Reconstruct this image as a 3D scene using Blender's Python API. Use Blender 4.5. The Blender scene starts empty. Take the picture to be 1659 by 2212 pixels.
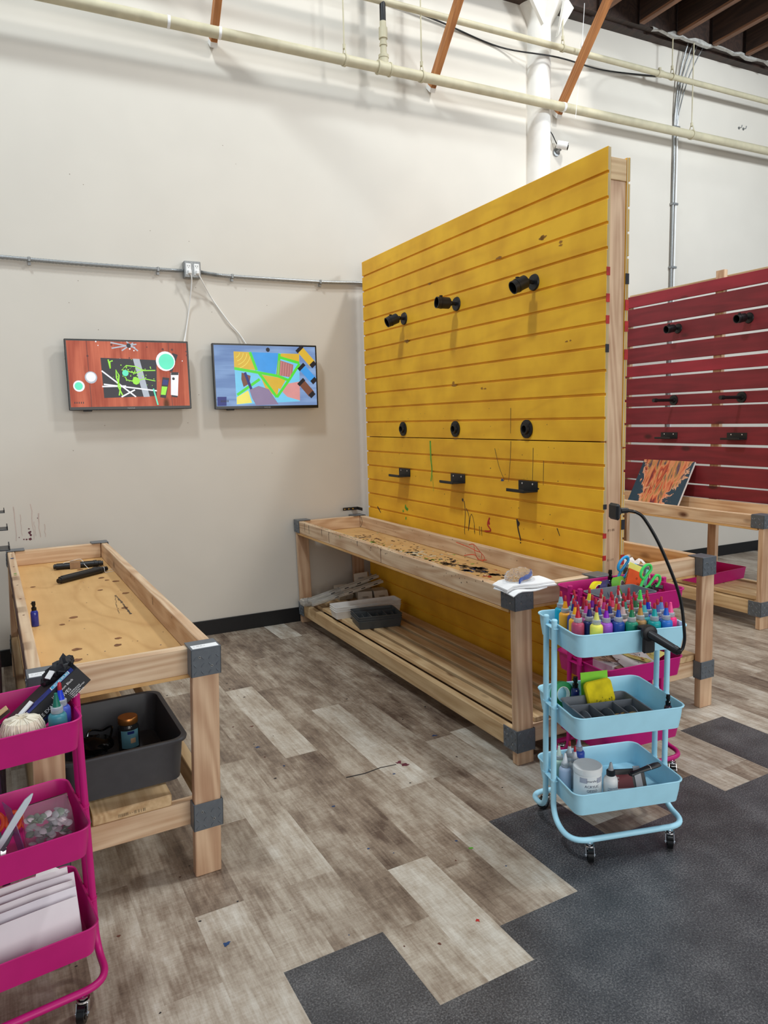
import bpy, bmesh, math, random
from mathutils import Vector, Matrix
R = math.radians
SC = bpy.context.scene
COL = SC.collection

# ------------------------------------------------------------------ camera
cam_d = bpy.data.cameras.new('camera'); cam = bpy.data.objects.new('camera', cam_d); COL.objects.link(cam)
cr = Vector((0.893, -0.449, -0.025)).normalized()
cf = Vector((0.442, 0.888, -0.128)).normalized()
cu = cr.cross(cf).normalized(); cr = cf.cross(cu).normalized()
m = Matrix((cr, cu, -cf)).transposed().to_4x4(); m.translation = Vector((0, 0, 1.45))
cam.matrix_world = m
cam_d.sensor_fit = 'VERTICAL'; cam_d.sensor_height = 36; cam_d.lens = 36*1555.2/2212
cam_d.clip_start = .02; cam_d.clip_end = 60
SC.camera = cam
# ------------------------------------------------------------------ world, lamps, exposure
SC.view_settings.view_transform = 'Standard'; SC.view_settings.look = 'None'
SC.view_settings.gamma = 1; SC.view_settings.use_curve_mapping = False
SC.view_settings.exposure = 0.1
W = bpy.data.worlds.new('room_light'); SC.world = W; W.use_nodes = True
W.node_tree.nodes['Background'].inputs[0].default_value = (.80, .90, 1.0, 1)
W.node_tree.nodes['Background'].inputs[1].default_value = .40
def area(name, loc, target, sx, sy, power, color=(1, 1, 1)):
    d = bpy.data.lights.new(name, 'AREA'); d.shape = 'RECTANGLE'; d.size = sx; d.size_y = sy
    d.energy = power; d.color = color
    o = bpy.data.objects.new(name, d); COL.objects.link(o); o.location = loc
    o.rotation_euler = (Vector(target)-Vector(loc)).to_track_quat('-Z', 'Y').to_euler()
    return o
area('skylight_sun_side', (4.1, 1.7, 7.0), (2.0, 4.88, 2.6), .55, .55, 130, (1, 1, .985))
area('skylight_shade_side', (-.7, 2.6, 7.4), (1.2, 4.88, 2.4), .5, .5, 178, (.87, .955, 1))
area('right_bay_fill', (5.6, 1.5, 4.5), (5.4, 4.6, 2.4), .6, .5, 108, (.86, .94, 1))  # added cool fill, brightens the wall beyond the yellow divider; no fixture modelled
area('storefront_window', (2.4, -3.6, 2.2), (1.8, 3, .8), 6.0, 3.0, 170, (1, .965, .92))

# ------------------------------------------------------------------ helpers
def lin(c):
    return tuple(((v/255)/12.92 if v/255 <= .04045 else ((v/255+.055)/1.055)**2.4) for v in c)+(1,)
def newmat(name):
    mt = bpy.data.materials.new(name); mt.use_nodes = True
    nt = mt.node_tree; b = nt.nodes['Principled BSDF']
    def nd(t, **kw):
        n = nt.nodes.new(t)
        for k, v in kw.items():
            if isinstance(k, str) and k.startswith('i_'):
                n.inputs[int(k[2:])].default_value = v
            else: setattr(n, k, v)
        return n
    return mt, nt, b, nd
def ramp(nd, stops):
    r = nd('ShaderNodeValToRGB'); e = r.color_ramp.elements
    while len(e) < len(stops): e.new(.5)
    for el, (p, c) in zip(e, stops): el.position = p; el.color = c
    return r
def pm(name, col, rough=.5, var=.08, scale=30, metal=0, bump=0, trans=0, emit=0, alpha=1, coat=0, ior=1.45):
    """plain procedural paint / plastic: colour with a little noise"""
    mt, nt, b, nd = newmat(name); L = nt.links.new
    tc = nd('ShaderNodeTexCoord'); nz = nd('ShaderNodeTexNoise'); nz.inputs['Scale'].default_value = scale
    L(tc.outputs['Object'], nz.inputs['Vector'])
    c = lin(col)
    r = ramp(nd, [(.3, tuple(max(0, v*(1-var)) for v in c[:3])+(1,)), (.7, tuple(min(1, v*(1+var)) for v in c[:3])+(1,))])
    L(nz.outputs['Fac'], r.inputs[0]); L(r.outputs[0], b.inputs['Base Color'])
    b.inputs['Roughness'].default_value = rough; b.inputs['Metallic'].default_value = metal
    b.inputs['IOR'].default_value = ior
    if trans: b.inputs['Transmission Weight'].default_value = trans
    if coat: b.inputs['Coat Weight'].default_value = coat
    if alpha < 1: b.inputs['Alpha'].default_value = alpha
    if emit:
        L(r.outputs[0], b.inputs['Emission Color']); b.inputs['Emission Strength'].default_value = emit
        b.inputs['Base Color'].default_value = (0, 0, 0, 1)
        for l in list(b.inputs['Base Color'].links): nt.links.remove(l)
    if bump:
        bp = nd('ShaderNodeBump'); bp.inputs['Strength'].default_value = bump; bp.inputs['Distance'].default_value = .002
        L(nz.outputs['Fac'], bp.inputs['Height']); L(bp.outputs[0], b.inputs['Normal'])
    return mt
def wood(name, light, dark, axis='Y', rings=9, lines=False, along=.9, cross=9, rough=.6, blotch=.35, knots=True, contrast=1.0, knotcol=(95, 55, 30)):
    mt, nt, b, nd = newmat(name); L = nt.links.new
    tc = nd('ShaderNodeTexCoord'); oi = nd('ShaderNodeObjectInfo')
    sc = {'X': (along, cross, cross), 'Y': (cross, along, cross), 'Z': (cross, cross, along)}[axis]
    mp = nd('ShaderNodeMapping'); mp.inputs['Scale'].default_value = sc
    L(tc.outputs['Object'], mp.inputs['Vector'])
    rm = nd('ShaderNodeMath', operation='MULTIPLY', i_1=61.0); L(oi.outputs['Random'], rm.inputs[0])
    n1 = nd('ShaderNodeTexNoise', noise_dimensions='4D'); n1.inputs['Scale'].default_value = 1; n1.inputs['Detail'].default_value = 1.5
    n1.inputs['Roughness'].default_value = .45
    L(mp.outputs[0], n1.inputs['Vector']); L(rm.outputs[0], n1.inputs['W'])
    mu = nd('ShaderNodeMath', operation='MULTIPLY', i_1=rings*6.28); L(n1.outputs['Fac'], mu.inputs[0])
    sn = nd('ShaderNodeMath', operation='SINE'); L(mu.outputs[0], sn.inputs[0])
    if lines:
        h = nd('ShaderNodeMath', operation='MULTIPLY_ADD', i_1=.5, i_2=.5); L(sn.outputs[0], h.inputs[0])
        sn = nd('ShaderNodeMath', operation='POWER', i_1=9.0); L(h.outputs[0], sn.inputs[0])
        sn2 = nd('ShaderNodeMath', operation='MULTIPLY', i_1=1.6); L(sn.outputs[0], sn2.inputs[0]); sn = sn2
    # fine fibres
    mp2 = nd('ShaderNodeMapping'); k = 12
    mp2.inputs['Scale'].default_value = tuple(v*k if v == cross else v*4 for v in sc)
    L(tc.outputs['Object'], mp2.inputs['Vector'])
    n2 = nd('ShaderNodeTexNoise', noise_dimensions='4D'); n2.inputs['Scale'].default_value = 1; n2.inputs['Detail'].default_value = 3
    L(mp2.outputs[0], n2.inputs['Vector']); L(rm.outputs[0], n2.inputs['W'])
    # blotches
    n3 = nd('ShaderNodeTexNoise', noise_dimensions='4D'); n3.inputs['Scale'].default_value = 5; n3.inputs['Detail'].default_value = 3
    L(tc.outputs['Object'], n3.inputs['Vector']); L(rm.outputs[0], n3.inputs['W'])
    a = nd('ShaderNodeMath', operation='MULTIPLY', i_1=.16*contrast); L(sn.outputs[0], a.inputs[0])
    f = nd('ShaderNodeMath', operation='MULTIPLY_ADD', i_1=.5*contrast, i_2=.27); L(n2.outputs['Fac'], f.inputs[0])
    s = nd('ShaderNodeMath', operation='ADD'); L(a.outputs[0], s.inputs[0]); L(f.outputs[0], s.inputs[1])
    bl = nd('ShaderNodeMath', operation='MULTIPLY_ADD', i_1=blotch*1.6, i_2=-blotch*.8); L(n3.outputs['Fac'], bl.inputs[0])
    s2 = nd('ShaderNodeMath', operation='ADD'); L(s.outputs[0], s2.inputs[0]); L(bl.outputs[0], s2.inputs[1])
    r = ramp(nd, [(.22, lin(light)), (.95, lin(dark))]); L(s2.outputs[0], r.inputs[0])
    out = r.outputs[0]
    if knots:
        mp3 = nd('ShaderNodeMapping'); mp3.inputs['Scale'].default_value = tuple(7 if v == cross else 3.2 for v in sc)
        L(tc.outputs['Object'], mp3.inputs['Vector'])
        vo = nd('ShaderNodeTexVoronoi', voronoi_dimensions='4D'); vo.inputs['Scale'].default_value = 1
        L(mp3.outputs[0], vo.inputs['Vector']); L(rm.outputs[0], vo.inputs['W'])
        kr = ramp(nd, [(.10, (1, 1, 1, 1)), (.2, (0, 0, 0, 1))]); L(vo.outputs['Distance'], kr.inputs[0])
        mx = nd('ShaderNodeMix', data_type='RGBA'); L(kr.outputs[0], mx.inputs[0]); L(out, mx.inputs[6])
        mx.inputs[7].default_value = lin(knotcol); out = mx.outputs[2]
    L(out, b.inputs['Base Color']); b.inputs['Roughness'].default_value = rough
    bp = nd('ShaderNodeBump'); bp.inputs['Strength'].default_value = .25; bp.inputs['Distance'].default_value = .001
    L(s.outputs[0], bp.inputs['Height']); L(bp.outputs[0], b.inputs['Normal'])
    return mt

def BM(): return bmesh.new()
def bx(bm, x0, x1, y0, y1, z0, z1, mi=0, bev=0, seg=1):
    v = [bm.verts.new((x, y, z)) for z in (z0, z1) for y in (y0, y1) for x in (x0, x1)]
    q = [(0, 2, 3, 1), (4, 5, 7, 6), (0, 1, 5, 4), (2, 6, 7, 3), (0, 4, 6, 2), (1, 3, 7, 5)]
    fs = [bm.faces.new([v[i] for i in t]) for t in q]
    for f in fs: f.material_index = mi
    if bev:
        es = list({e for f in fs for e in f.edges})
        bmesh.ops.bevel(bm, geom=es, offset=bev, segments=seg, profile=.5, affect='EDGES')
    return v
def obx(bm, c, sx, sy, sz, rot=(0, 0, 0), mi=0, bev=0, seg=1):
    """box centred at c with euler rotation"""
    from mathutils import Euler
    n0 = len(bm.verts); bm.verts.ensure_lookup_table()
    old = set(bm.verts)
    bx(bm, -sx/2, sx/2, -sy/2, sy/2, -sz/2, sz/2, mi, bev, seg)
    M = Matrix.Translation(c) @ Euler(rot).to_matrix().to_4x4()
    for v in bm.verts:
        if v not in old: v.co = M @ v.co
def loft(bm, loops, mi=0, cap0=True, cap1=True, smooth=True, close=True):
    vs = [[bm.verts.new(p) for p in l] for l in loops]
    n = len(vs[0])
    for a, b in zip(vs, vs[1:]):
        for i in range(n if close else n-1):
            f = bm.faces.new((a[i], a[(i+1) % n], b[(i+1) % n], b[i])); f.material_index = mi; f.smooth = smooth
    if cap0: f = bm.faces.new(vs[0][::-1]); f.material_index = mi
    if cap1: f = bm.faces.new(vs[-1]); f.material_index = mi
    return vs
def tube(bm, pts, r, seg=10, mi=0, closed=False, caps=True):
    pts = [Vector(p) for p in pts]; n = len(pts)
    rr = r if isinstance(r, (list, tuple)) else [r]*n
    loops = []; up = None
    for i, p in enumerate(pts):
        if closed: t = (pts[(i+1) % n]-pts[i-1])
        else: t = pts[min(i+1, n-1)]-pts[max(i-1, 0)]
        t.normalize()
        if up is None:
            up = Vector((0, 0, 1)) if abs(t.z) < .9 else Vector((0, 1, 0))
        s = t.cross(up)
        if s.length < 1e-6: s = t.cross(Vector((1, 0, 0)))
        s.normalize(); up = s.cross(t).normalized()
        loops.append([p+(s*math.cos(a)+up*math.sin(a))*rr[i] for a in [2*math.pi*k/seg for k in range(seg)]])
    if closed:
        loops.append(loops[0]); loft(bm, loops, mi, False, False); bmesh.ops.remove_doubles(bm, verts=bm.verts, dist=1e-6)
    else: loft(bm, loops, mi, caps, caps)
def cyl(bm, p0, p1, r0, r1=None, seg=20, mi=0):
    r1 = r0 if r1 is None else r1
    p0 = Vector(p0); p1 = Vector(p1); t = (p1-p0).normalized()
    a = Vector((0, 0, 1)) if abs(t.z) < .9 else Vector((1, 0, 0))
    s = t.cross(a).normalized(); u = s.cross(t)
    lp = lambda p, r: [p+(s*math.cos(q)+u*math.sin(q))*r for q in [2*math.pi*k/seg for k in range(seg)]]
    loft(bm, [lp(p0, r0), lp(p1, r1)], mi)
def lathe(bm, prof, seg=24, mi=0, o=(0, 0, 0), M=None, cap0=True, cap1=True):
    loops = []
    for r, z in prof:
        l = [Vector((r*math.cos(2*math.pi*k/seg), r*math.sin(2*math.pi*k/seg), z)) for k in range(seg)]
        if M: l = [M @ v for v in l]
        loops.append([v+Vector(o) for v in l])
    loft(bm, loops, mi, cap0, cap1)
def ring(bm, c, axis, R0, R1, h, seg=28, mi=0):
    """tape roll / washer: hollow cylinder"""
    q = Vector((0, 0, 1)).rotation_difference(Vector(axis).normalized()).to_matrix().to_4x4()
    M = Matrix.Translation(c) @ q
    loops = [[M @ Vector((r*math.cos(a), r*math.sin(a), z)) for a in [2*math.pi*k/seg for k in range(seg)]] for r, z in ((R1, -h/2), (R0, -h/2), (R0, h/2), (R1, h/2), (R1, -h/2))]
    loft(bm, loops, mi, False, False)
def rrect(hx, hy, r, z, n=6):
    o = []
    for cx, cy, a0 in ((hx-r, hy-r, 0), (-hx+r, hy-r, 90), (-hx+r, -hy+r, 180), (hx-r, -hy+r, 270)):
        for k in range(n+1):
            a = R(a0+90*k/n); o.append(Vector((cx+r*math.cos(a), cy+r*math.sin(a), z)))
    return o
def smooth_path(pts, rad=.05, n=6):
    """round the corners of a polyline"""
    pts = [Vector(p) for p in pts]; out = [pts[0]]
    for a, b, c in zip(pts, pts[1:], pts[2:]):
        d = min(rad, (a-b).length*.49, (c-b).length*.49)
        p = b+(a-b).normalized()*d; q = b+(c-b).normalized()*d
        for k in range(n+1):
            t = k/n; out.append(p*(1-t)**2+b*2*t*(1-t)+q*t*t)
    out.append(pts[-1]); return out
def spline(pts, n=8):
    pts = [Vector(p) for p in pts]; P = [pts[0]]+pts+[pts[-1]]; out = []
    for i in range(1, len(P)-2):
        a, b, c, d = P[i-1], P[i], P[i+1], P[i+2]
        for k in range(n):
            t = k/n
            out.append(.5*((2*b)+(-a+c)*t+(2*a-5*b+4*c-d)*t*t+(-a+3*b-3*c+d)*t**3))
    out.append(pts[-1]); return out
def textbm(bm, s, size, M, mi=0, align='LEFT', ext=.0002):
    c = bpy.data.curves.new('t', 'FONT'); c.body = s; c.size = size; c.align_x = align; c.extrude = ext
    c.resolution_u = 2
    o = bpy.data.objects.new('t', c); COL.objects.link(o)
    dg = bpy.context.evaluated_depsgraph_get(); me = bpy.data.meshes.new_from_object(o.evaluated_get(dg))
    me.transform(M); n0 = len(bm.faces); bm.from_mesh(me); bm.faces.ensure_lookup_table()
    for f in list(bm.faces)[n0:]: f.material_index = mi
    bpy.data.objects.remove(o); bpy.data.curves.remove(c); bpy.data.meshes.remove(me)
def frame_M(o, ex, ey):
    ex = Vector(ex).normalized(); ey = Vector(ey); ey = (ey-ex*ey.dot(ex)).normalized(); ez = ex.cross(ey)
    M = Matrix((ex, ey, ez)).transposed().to_4x4(); M.translation = Vector(o); return M
def obj(name, bm, mats, parent=None, loc=(0, 0, 0), rot=(0, 0, 0), sharp=35, norm=True):
    if norm: bmesh.ops.recalc_face_normals(bm, faces=bm.faces)
    me = bpy.data.meshes.new(name); bm.to_mesh(me); bm.free()
    for mt in (mats if isinstance(mats, (list, tuple)) else [mats]): me.materials.append(mt)
    try: me.set_sharp_from_angle(angle=R(sharp))
    except Exception: pass
    o = bpy.data.objects.new(name, me); COL.objects.link(o); o.location = loc; o.rotation_euler = rot
    if parent: o.parent = parent
    return o
def tag(o, label, cat, group=None):
    o['label'] = label; o['category'] = cat
    if group: o['group'] = group
    return o
def thing(name, label, cat, loc=(0, 0, 0), rz=0, group=None):
    o = bpy.data.objects.new(name, None); COL.objects.link(o); o.empty_display_size = .05
    o.location = loc; o.rotation_euler = (0, 0, rz) if not isinstance(rz, tuple) else rz
    return tag(o, label, cat, group)
def struct(o): o['kind'] = 'structure'; return o
def copy_tree(o, parent=None):
    c = o.copy(); COL.objects.link(c)
    if parent: c.parent = parent
    for ch in [k for k in bpy.data.objects if k.parent == o]: copy_tree(ch, c)
    return c
def splat(bm, P, u, v, r, rnd, mi=0, n=14, jag=.55, stretch=1.0, e=.0006):
    """irregular dried paint blot; P maps (u, v, height) to a point"""
    vs = []
    for k in range(n):
        a = 2*math.pi*k/n; q = r*(1-jag*rnd.random())
        vs.append(bm.verts.new(P(u+math.cos(a)*q*stretch, v+math.sin(a)*q, e)))
    f = bm.faces.new(vs); f.material_index = mi
def drip(bm, P, pts, w, mi=0, e=.0007, taper=.6):
    n = len(pts); L = []; Rr = []
    for i, (u, v) in enumerate(pts):
        a = pts[max(0, i-1)]; b = pts[min(n-1, i+1)]; dx, dy = b[0]-a[0], b[1]-a[1]; l = math.hypot(dx, dy) or 1
        q = w/2*(1-(1-taper)*i/max(1, n-1))
        L.append(bm.verts.new(P(u-dy/l*q, v+dx/l*q, e))); Rr.append(bm.verts.new(P(u+dy/l*q, v-dx/l*q, e)))
    for i in range(n-1):
        f = bm.faces.new((L[i], Rr[i], Rr[i+1], L[i+1])); f.material_index = mi

# ------------------------------------------------------------------ materials
WALLP = pm('wall_paint', (214, 208, 197), .75, .02, 3, bump=.08)
COLP = pm('column_paint', (240, 238, 232), .7, .03, 8, bump=.2)
BLACKRUB = pm('black_rubber_base', (16, 16, 18), .45, .15)
BLK = pm('black_metal', (20, 20, 22), .45, .2, 60)
BLKP = pm('black_plastic', (24, 24, 26), .4, .15, 40)
BLKG = pm('black_gloss', (14, 14, 15), .2, .1)
CREAM = pm('cream_pipe_paint', (194, 186, 158), .5, .08, 14, bump=.3)
WHITE = pm('white_plastic', (236, 236, 234), .4, .03)
PAPER = pm('white_paper', (240, 240, 240), .8, .03, 15)
GALV = pm('galvanised_steel', (150, 152, 152), .4, .15, 120, metal=.6)
CHROME = pm('chrome', (215, 215, 218), .12, .03, 30, metal=1)
RESIN = pm('grey_resin', (94, 100, 106), .36, .06, 60)
FIR = wood('fir_lumber', (230, 204, 170), (180, 136, 98), 'Y')
FIRX = wood('fir_lumber_cross', (230, 204, 170), (180, 136, 98), 'X')
FIRZ = wood('fir_lumber_upright', (220, 188, 154), (166, 122, 90), 'Z')
PLY = wood('plywood_deck', (226, 184, 122), (184, 134, 76), 'Y', rings=9, lines=True, along=.8, cross=3, knots=True, contrast=.75)
PINE = wood('pine_slat', (220, 192, 148), (172, 134, 90), 'Y')
PINEX = wood('pine_board_cross', (220, 192, 148), (172, 134, 90), 'X')
BRACEW = wood('timber_brace_wood', (196, 132, 76), (136, 80, 42), 'Z', along=.9, rough=.65)
YEL = wood('yellow_stained_plywood', (252, 194, 40), (214, 148, 16), 'Y', rings=6, lines=True, along=.6, cross=2.5, contrast=.5, blotch=.85, knots=False)
PLYEDGE = wood('plywood_edge', (206, 186, 140), (150, 128, 90), 'Z', knots=False)
REDW = wood('red_stained_board', (132, 34, 46), (92, 18, 28), 'Y', rings=6, along=.8, cross=8, contrast=.8, knotcol=(70, 14, 18))
REDL = wood('bright_red_stained_board', (158, 36, 54), (116, 20, 34), 'Y', rings=6, along=.8, cross=8, contrast=.8, knotcol=(80, 14, 18))
DARKW = wood('dark_roof_timber', (66, 46, 36), (28, 20, 17), 'Y', knots=False)
JOISTE = wood('joist_worn_edge', (150, 106, 78), (86, 58, 42), 'Y', knots=False)
PURPW = wood('purple_stained_board', (86, 52, 96), (40, 22, 50), 'Y', knots=False)
PINKM = pm('pink_powder_coat', (190, 20, 116), .42, .03, 20)
BLUEM = pm('pale_blue_powder_coat', (176, 230, 250), .42, .03, 20)
INK = pm('black_ink', (30, 28, 28), .7)
INKB = pm('worn_ink', (110, 84, 66), .8)
WINK = pm('white_ink', (238, 238, 238), .6)
SP_BLK = pm('dried_black_paint', (34, 34, 40), .4, .3)
SP_GRN = pm('dried_green_paint', (92, 168, 50), .45, .3)
SP_RED = pm('dried_red_paint', (178, 36, 34), .45, .3)
SP_ORG = pm('dried_orange_paint', (232, 84, 58), .45, .2)
SP_WHT = pm('dried_white_paint', (226, 214, 186), .5, .2)
SP_BLU = pm('dried_blue_paint', (34, 66, 110), .45, .2)
SP_PUR = pm('dried_maroon_paint', (96, 40, 54), .5, .3)
SP_PNK = pm('faded_maroon_wash', (200, 182, 172), .8, .1)
SP_BRN = pm('dried_brown_paint', (92, 52, 40), .5, .3)
CLEAR = pm('clear_film', (245, 248, 252), .12, .02, trans=.93, ior=1.12)

def floor_mats():
    mt, nt, b, nd = newmat('vinyl_wood_planks'); L = nt.links.new
    at = nd('ShaderNodeAttribute', attribute_name='plank'); sp = nd('ShaderNodeSeparateColor'); L(at.outputs['Color'], sp.inputs[0])
    tc = nd('ShaderNodeTexCoord')
    rt = nd('ShaderNodeMapping'); rt.inputs['Rotation'].default_value = (0, 0, -.03723); L(tc.outputs['Object'], rt.inputs['Vector'])
    off = nd('ShaderNodeMath', operation='MULTIPLY', i_1=40); L(sp.outputs[1], off.inputs[0])
    def noise(scale, det=3, rough=.55):
        mp = nd('ShaderNodeMapping'); mp.inputs['Scale'].default_value = scale; L(rt.outputs[0], mp.inputs['Vector'])
        n = nd('ShaderNodeTexNoise', noise_dimensions='4D'); n.inputs['Scale'].default_value = 1; n.inputs['Detail'].default_value = det; n.inputs['Roughness'].default_value = rough
        L(mp.outputs[0], n.inputs['Vector']); L(off.outputs[0], n.inputs['W']); return n.outputs['Fac']
    big = noise((9, 3.5, 1), 4, .6); grain = noise((95, 5, 1), 4, .65); cross = noise((14, 170, 1), 2); fine = noise((160, 160, 1), 2)
    blot = noise((26, 14, 1), 5, .7)
    def mul(x, k, add=0):
        q = nd('ShaderNodeMath', operation='MULTIPLY_ADD', i_1=k, i_2=add); L(x, q.inputs[0]); return q.outputs[0]
    def addn(*xs):
        o = xs[0]
        for x in xs[1:]:
            q = nd('ShaderNodeMath', operation='ADD'); L(o, q.inputs[0]); L(x, q.inputs[1]); o = q.outputs[0]
        return o
    t = addn(mul(big, 1.5, -.75), mul(grain, .75, -.375), mul(cross, .3, -.15), mul(fine, .22, -.11), mul(blot, .7, -.35), mul(sp.outputs[0], .56, .20))
    r = ramp(nd, [(.0, lin((86, 70, 60))), (.35, lin((136, 120, 104))), (.65, lin((174, 162, 146))), (1.0, lin((206, 200, 188)))])
    L(t, r.inputs[0])
    # scattered dark knots / paint spots
    L(r.outputs[0], b.inputs['Base Color']); b.inputs['Roughness'].default_value = .40
    bp = nd('ShaderNodeBump'); bp.inputs['Strength'].default_value = .12; bp.inputs['Distance'].default_value = .001
    L(grain, bp.inputs['Height']); L(bp.outputs[0], b.inputs['Normal'])
    m2, nt, b, nd = newmat('dark_speckled_vinyl'); L = nt.links.new
    tc = nd('ShaderNodeTexCoord')
    n1 = nd('ShaderNodeTexNoise'); n1.inputs['Scale'].default_value = 190; n1.inputs['Detail'].default_value = 4; n1.inputs['Roughness'].default_value = .7
    n2 = nd('ShaderNodeTexNoise'); n2.inputs['Scale'].default_value = 9; n2.inputs['Detail'].default_value = 5
    vo = nd('ShaderNodeTexVoronoi'); vo.inputs['Scale'].default_value = 150
    for n in (n1, n2, vo): L(tc.outputs['Object'], n.inputs['Vector'])
    a = nd('ShaderNodeMath', operation='MULTIPLY_ADD', i_1=.78, i_2=0); L(n1.outputs['Fac'], a.inputs[0])
    c = nd('ShaderNodeMath', operation='MULTIPLY_ADD', i_1=.22, i_2=0); L(n2.outputs['Fac'], c.inputs[0]); 
    s = nd('ShaderNodeMath', operation='ADD'); L(a.outputs[0], s.inputs[0]); L(c.outputs[0], s.inputs[1])
    r = ramp(nd, [(.36, lin((36, 36, 39))), (.5, lin((68, 68, 71))), (.63, lin((112, 111, 111)))]); L(s.outputs[0], r.inputs[0])
    fl = ramp(nd, [(.10, (1, 1, 1, 1)), (.2, (0, 0, 0, 1))]); L(vo.outputs['Distance'], fl.inputs[0])
    sel = nd('ShaderNodeSeparateColor'); L(vo.outputs['Color'], sel.inputs[0])
    g = nd('ShaderNodeMath', operation='GREATER_THAN', i_1=.72); L(sel.outputs[0], g.inputs[0])
    g2 = nd('ShaderNodeMath', operation='MULTIPLY', i_1=.55); L(g.outputs[0], g2.inputs[0])
    g3 = nd('ShaderNodeMath', operation='MULTIPLY'); L(g2.outputs[0], g3.inputs[0]); L(fl.outputs[0], g3.inputs[1])
    mx = nd('ShaderNodeMix', data_type='RGBA'); L(g3.outputs[0], mx.inputs[0]); L(r.outputs[0], mx.inputs[6]); mx.inputs[7].default_value = lin((160, 158, 154))
    L(mx.outputs[2], b.inputs['Base Color']); b.inputs['Roughness'].default_value = .38
    return mt, m2
PLANK, DARKTILE = floor_mats()

# ------------------------------------------------------------------ setting: floor
FA, FO = .03723, Vector((.509, 1.690, 0))
def fl(p, q, z=0):
    return FO+Vector((p*math.cos(FA)-q*math.sin(FA), p*math.sin(FA)+q*math.cos(FA), z))
edge = {0: 0, 1: 0, 2: -.3, 3: -.3, 4: -.15, 5: -.15, 6: .3, 7: .3, 8: 0, 9: 0, 10: .15, 11: .15, 12: 0, 13: 0, 14: .45, 15: .45}
phase = {-1: .336, 0: .78, 1: 1.24, 2: 1.807, 3: .24, 4: 1.06, 5: 1.574, 6: .67, 7: .97, -2: .05, -3: .6}
bm = BM(); cl = bm.loops.layers.float_color.new('plank'); rnd = random.Random(5)
def quad(p0, p1, q0, q1, mi, c):
    f = bm.faces.new([bm.verts.new(fl(p, q)) for p, q in ((p0, q0), (p1, q0), (p1, q1), (p0, q1))]); f.material_index = mi
    for l in f.loops: l[cl] = c
tones = {(-1, 0): .92, (0, 0): .62, (1, 0): .5, (2, 0): .62, (3, 0): .92}
for j in range(-22, 50):
    e = edge.get(j, -.6 if j < 0 else .15)
    if j < -3: e = -.9
    q = phase.get(j, rnd.random()*.91)
    cuts = [e]
    while q-.91 > e: q -= .91
    while q < e+.05: q += .91
    while q < 3.35: cuts.append(q); q += .91
    cuts.append(3.35)
    for k, (a, b_) in enumerate(zip(cuts, cuts[1:])):
        t = tones.get((j, k), .12+.8*rnd.random())
        quad(.15*j, .15*(j+1), a, b_, 0, (t, rnd.random(), rnd.random(), 1))
    quad(.15*j, .15*(j+1), -6, e, 1, (.5, .5, .5, 1))
floor = struct(obj('floor', bm, [PLANK, DARKTILE], norm=False))
# dried paint drops on the planks
bm = BM(); rnd = random.Random(11)
PF = lambda u, v, e: fl(u, v, e)
for n in range(120):
    p, q = rnd.uniform(-.6, 1.5), rnd.uniform(-.2, 3.0)
    if q < edge.get(int(p//.15), -.6)+.03: continue
    splat(bm, PF, p, q, rnd.uniform(.002, .0075), rnd, rnd.choice([0, 0, 0, 1, 1, 2]), 9, .6, rnd.uniform(.6, 1.6))
for p, q, r, mi in ((.85, .86, .016, 3), (.86, .83, .02, 3), (.56, -.1, .008, 4), (.43, 1.55, .012, 1), (.38, 1.32, .014, 2), (-.1, .18, .012, 2), (1.12, 1.0, .011, 5), (.75, .2, .01, 6)):
    splat(bm, PF, p, q, r, rnd, mi, 12, .7, 1.4)
drip(bm, PF, [(.60, .86), (.68, .85), (.76, .86), (.83, .85)], .008, 0)
obj('paint_drops', bm, [SP_BLK, SP_BRN, SP_BLU, SP_PUR, SP_RED, SP_BLU, SP_GRN], parent=floor)['kind'] = 'structure'

# ------------------------------------------------------------------ setting: walls, ceiling
YW = 4.88
bm = BM(); bx(bm, -3, 9.2, YW, YW+.15, 0, 4.62); wall = struct(obj('wall_back', bm, WALLP))
bm = BM(); rnd = random.Random(3); PWL = lambda u, v, e: Vector((u, YW-e, v))
for x, z0, z1, w in ((-.075, .98, .77, .006), (.02, .99, .77, .005), (.055, .93, .78, .007), (.085, .86, .78, .005), (.03, .88, .79, .004), (-.045, .93, .8, .004)):
    drip(bm, PWL, [(x+rnd.uniform(-.004, .004), z0+(z1-z0)*k/5) for k in range(6)], w, 0)
for x, z, r in ((-.0, .815, .012), (.004, .80, .012), (-.003, .838, .006), (-.02, .775, .007), (-.035, .776, .006), (.0, .775, .011), (-.06, .79, .004), (.05, .9, .004)):
    splat(bm, PWL, x, z, r, rnd, 1)
for k in range(26): splat(bm, PWL, rnd.uniform(.2, 1.7), rnd.uniform(1.0, 3.4), .0028, rnd, 2)
obj('paint_stain', bm, [SP_PNK, SP_PUR, INKB], parent=wall)['kind'] = 'structure'
bm = BM(); bx(bm, -3, 9.2, YW-.012, YW, 0, .105, bev=.002); struct(obj('baseboard_back', bm, BLACKRUB))
bm = BM(); tube(bm, [(1.62, YW-.0135, .104), (1.622, YW-.0135, .04)], .0012, 6)
bm.free()

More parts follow.
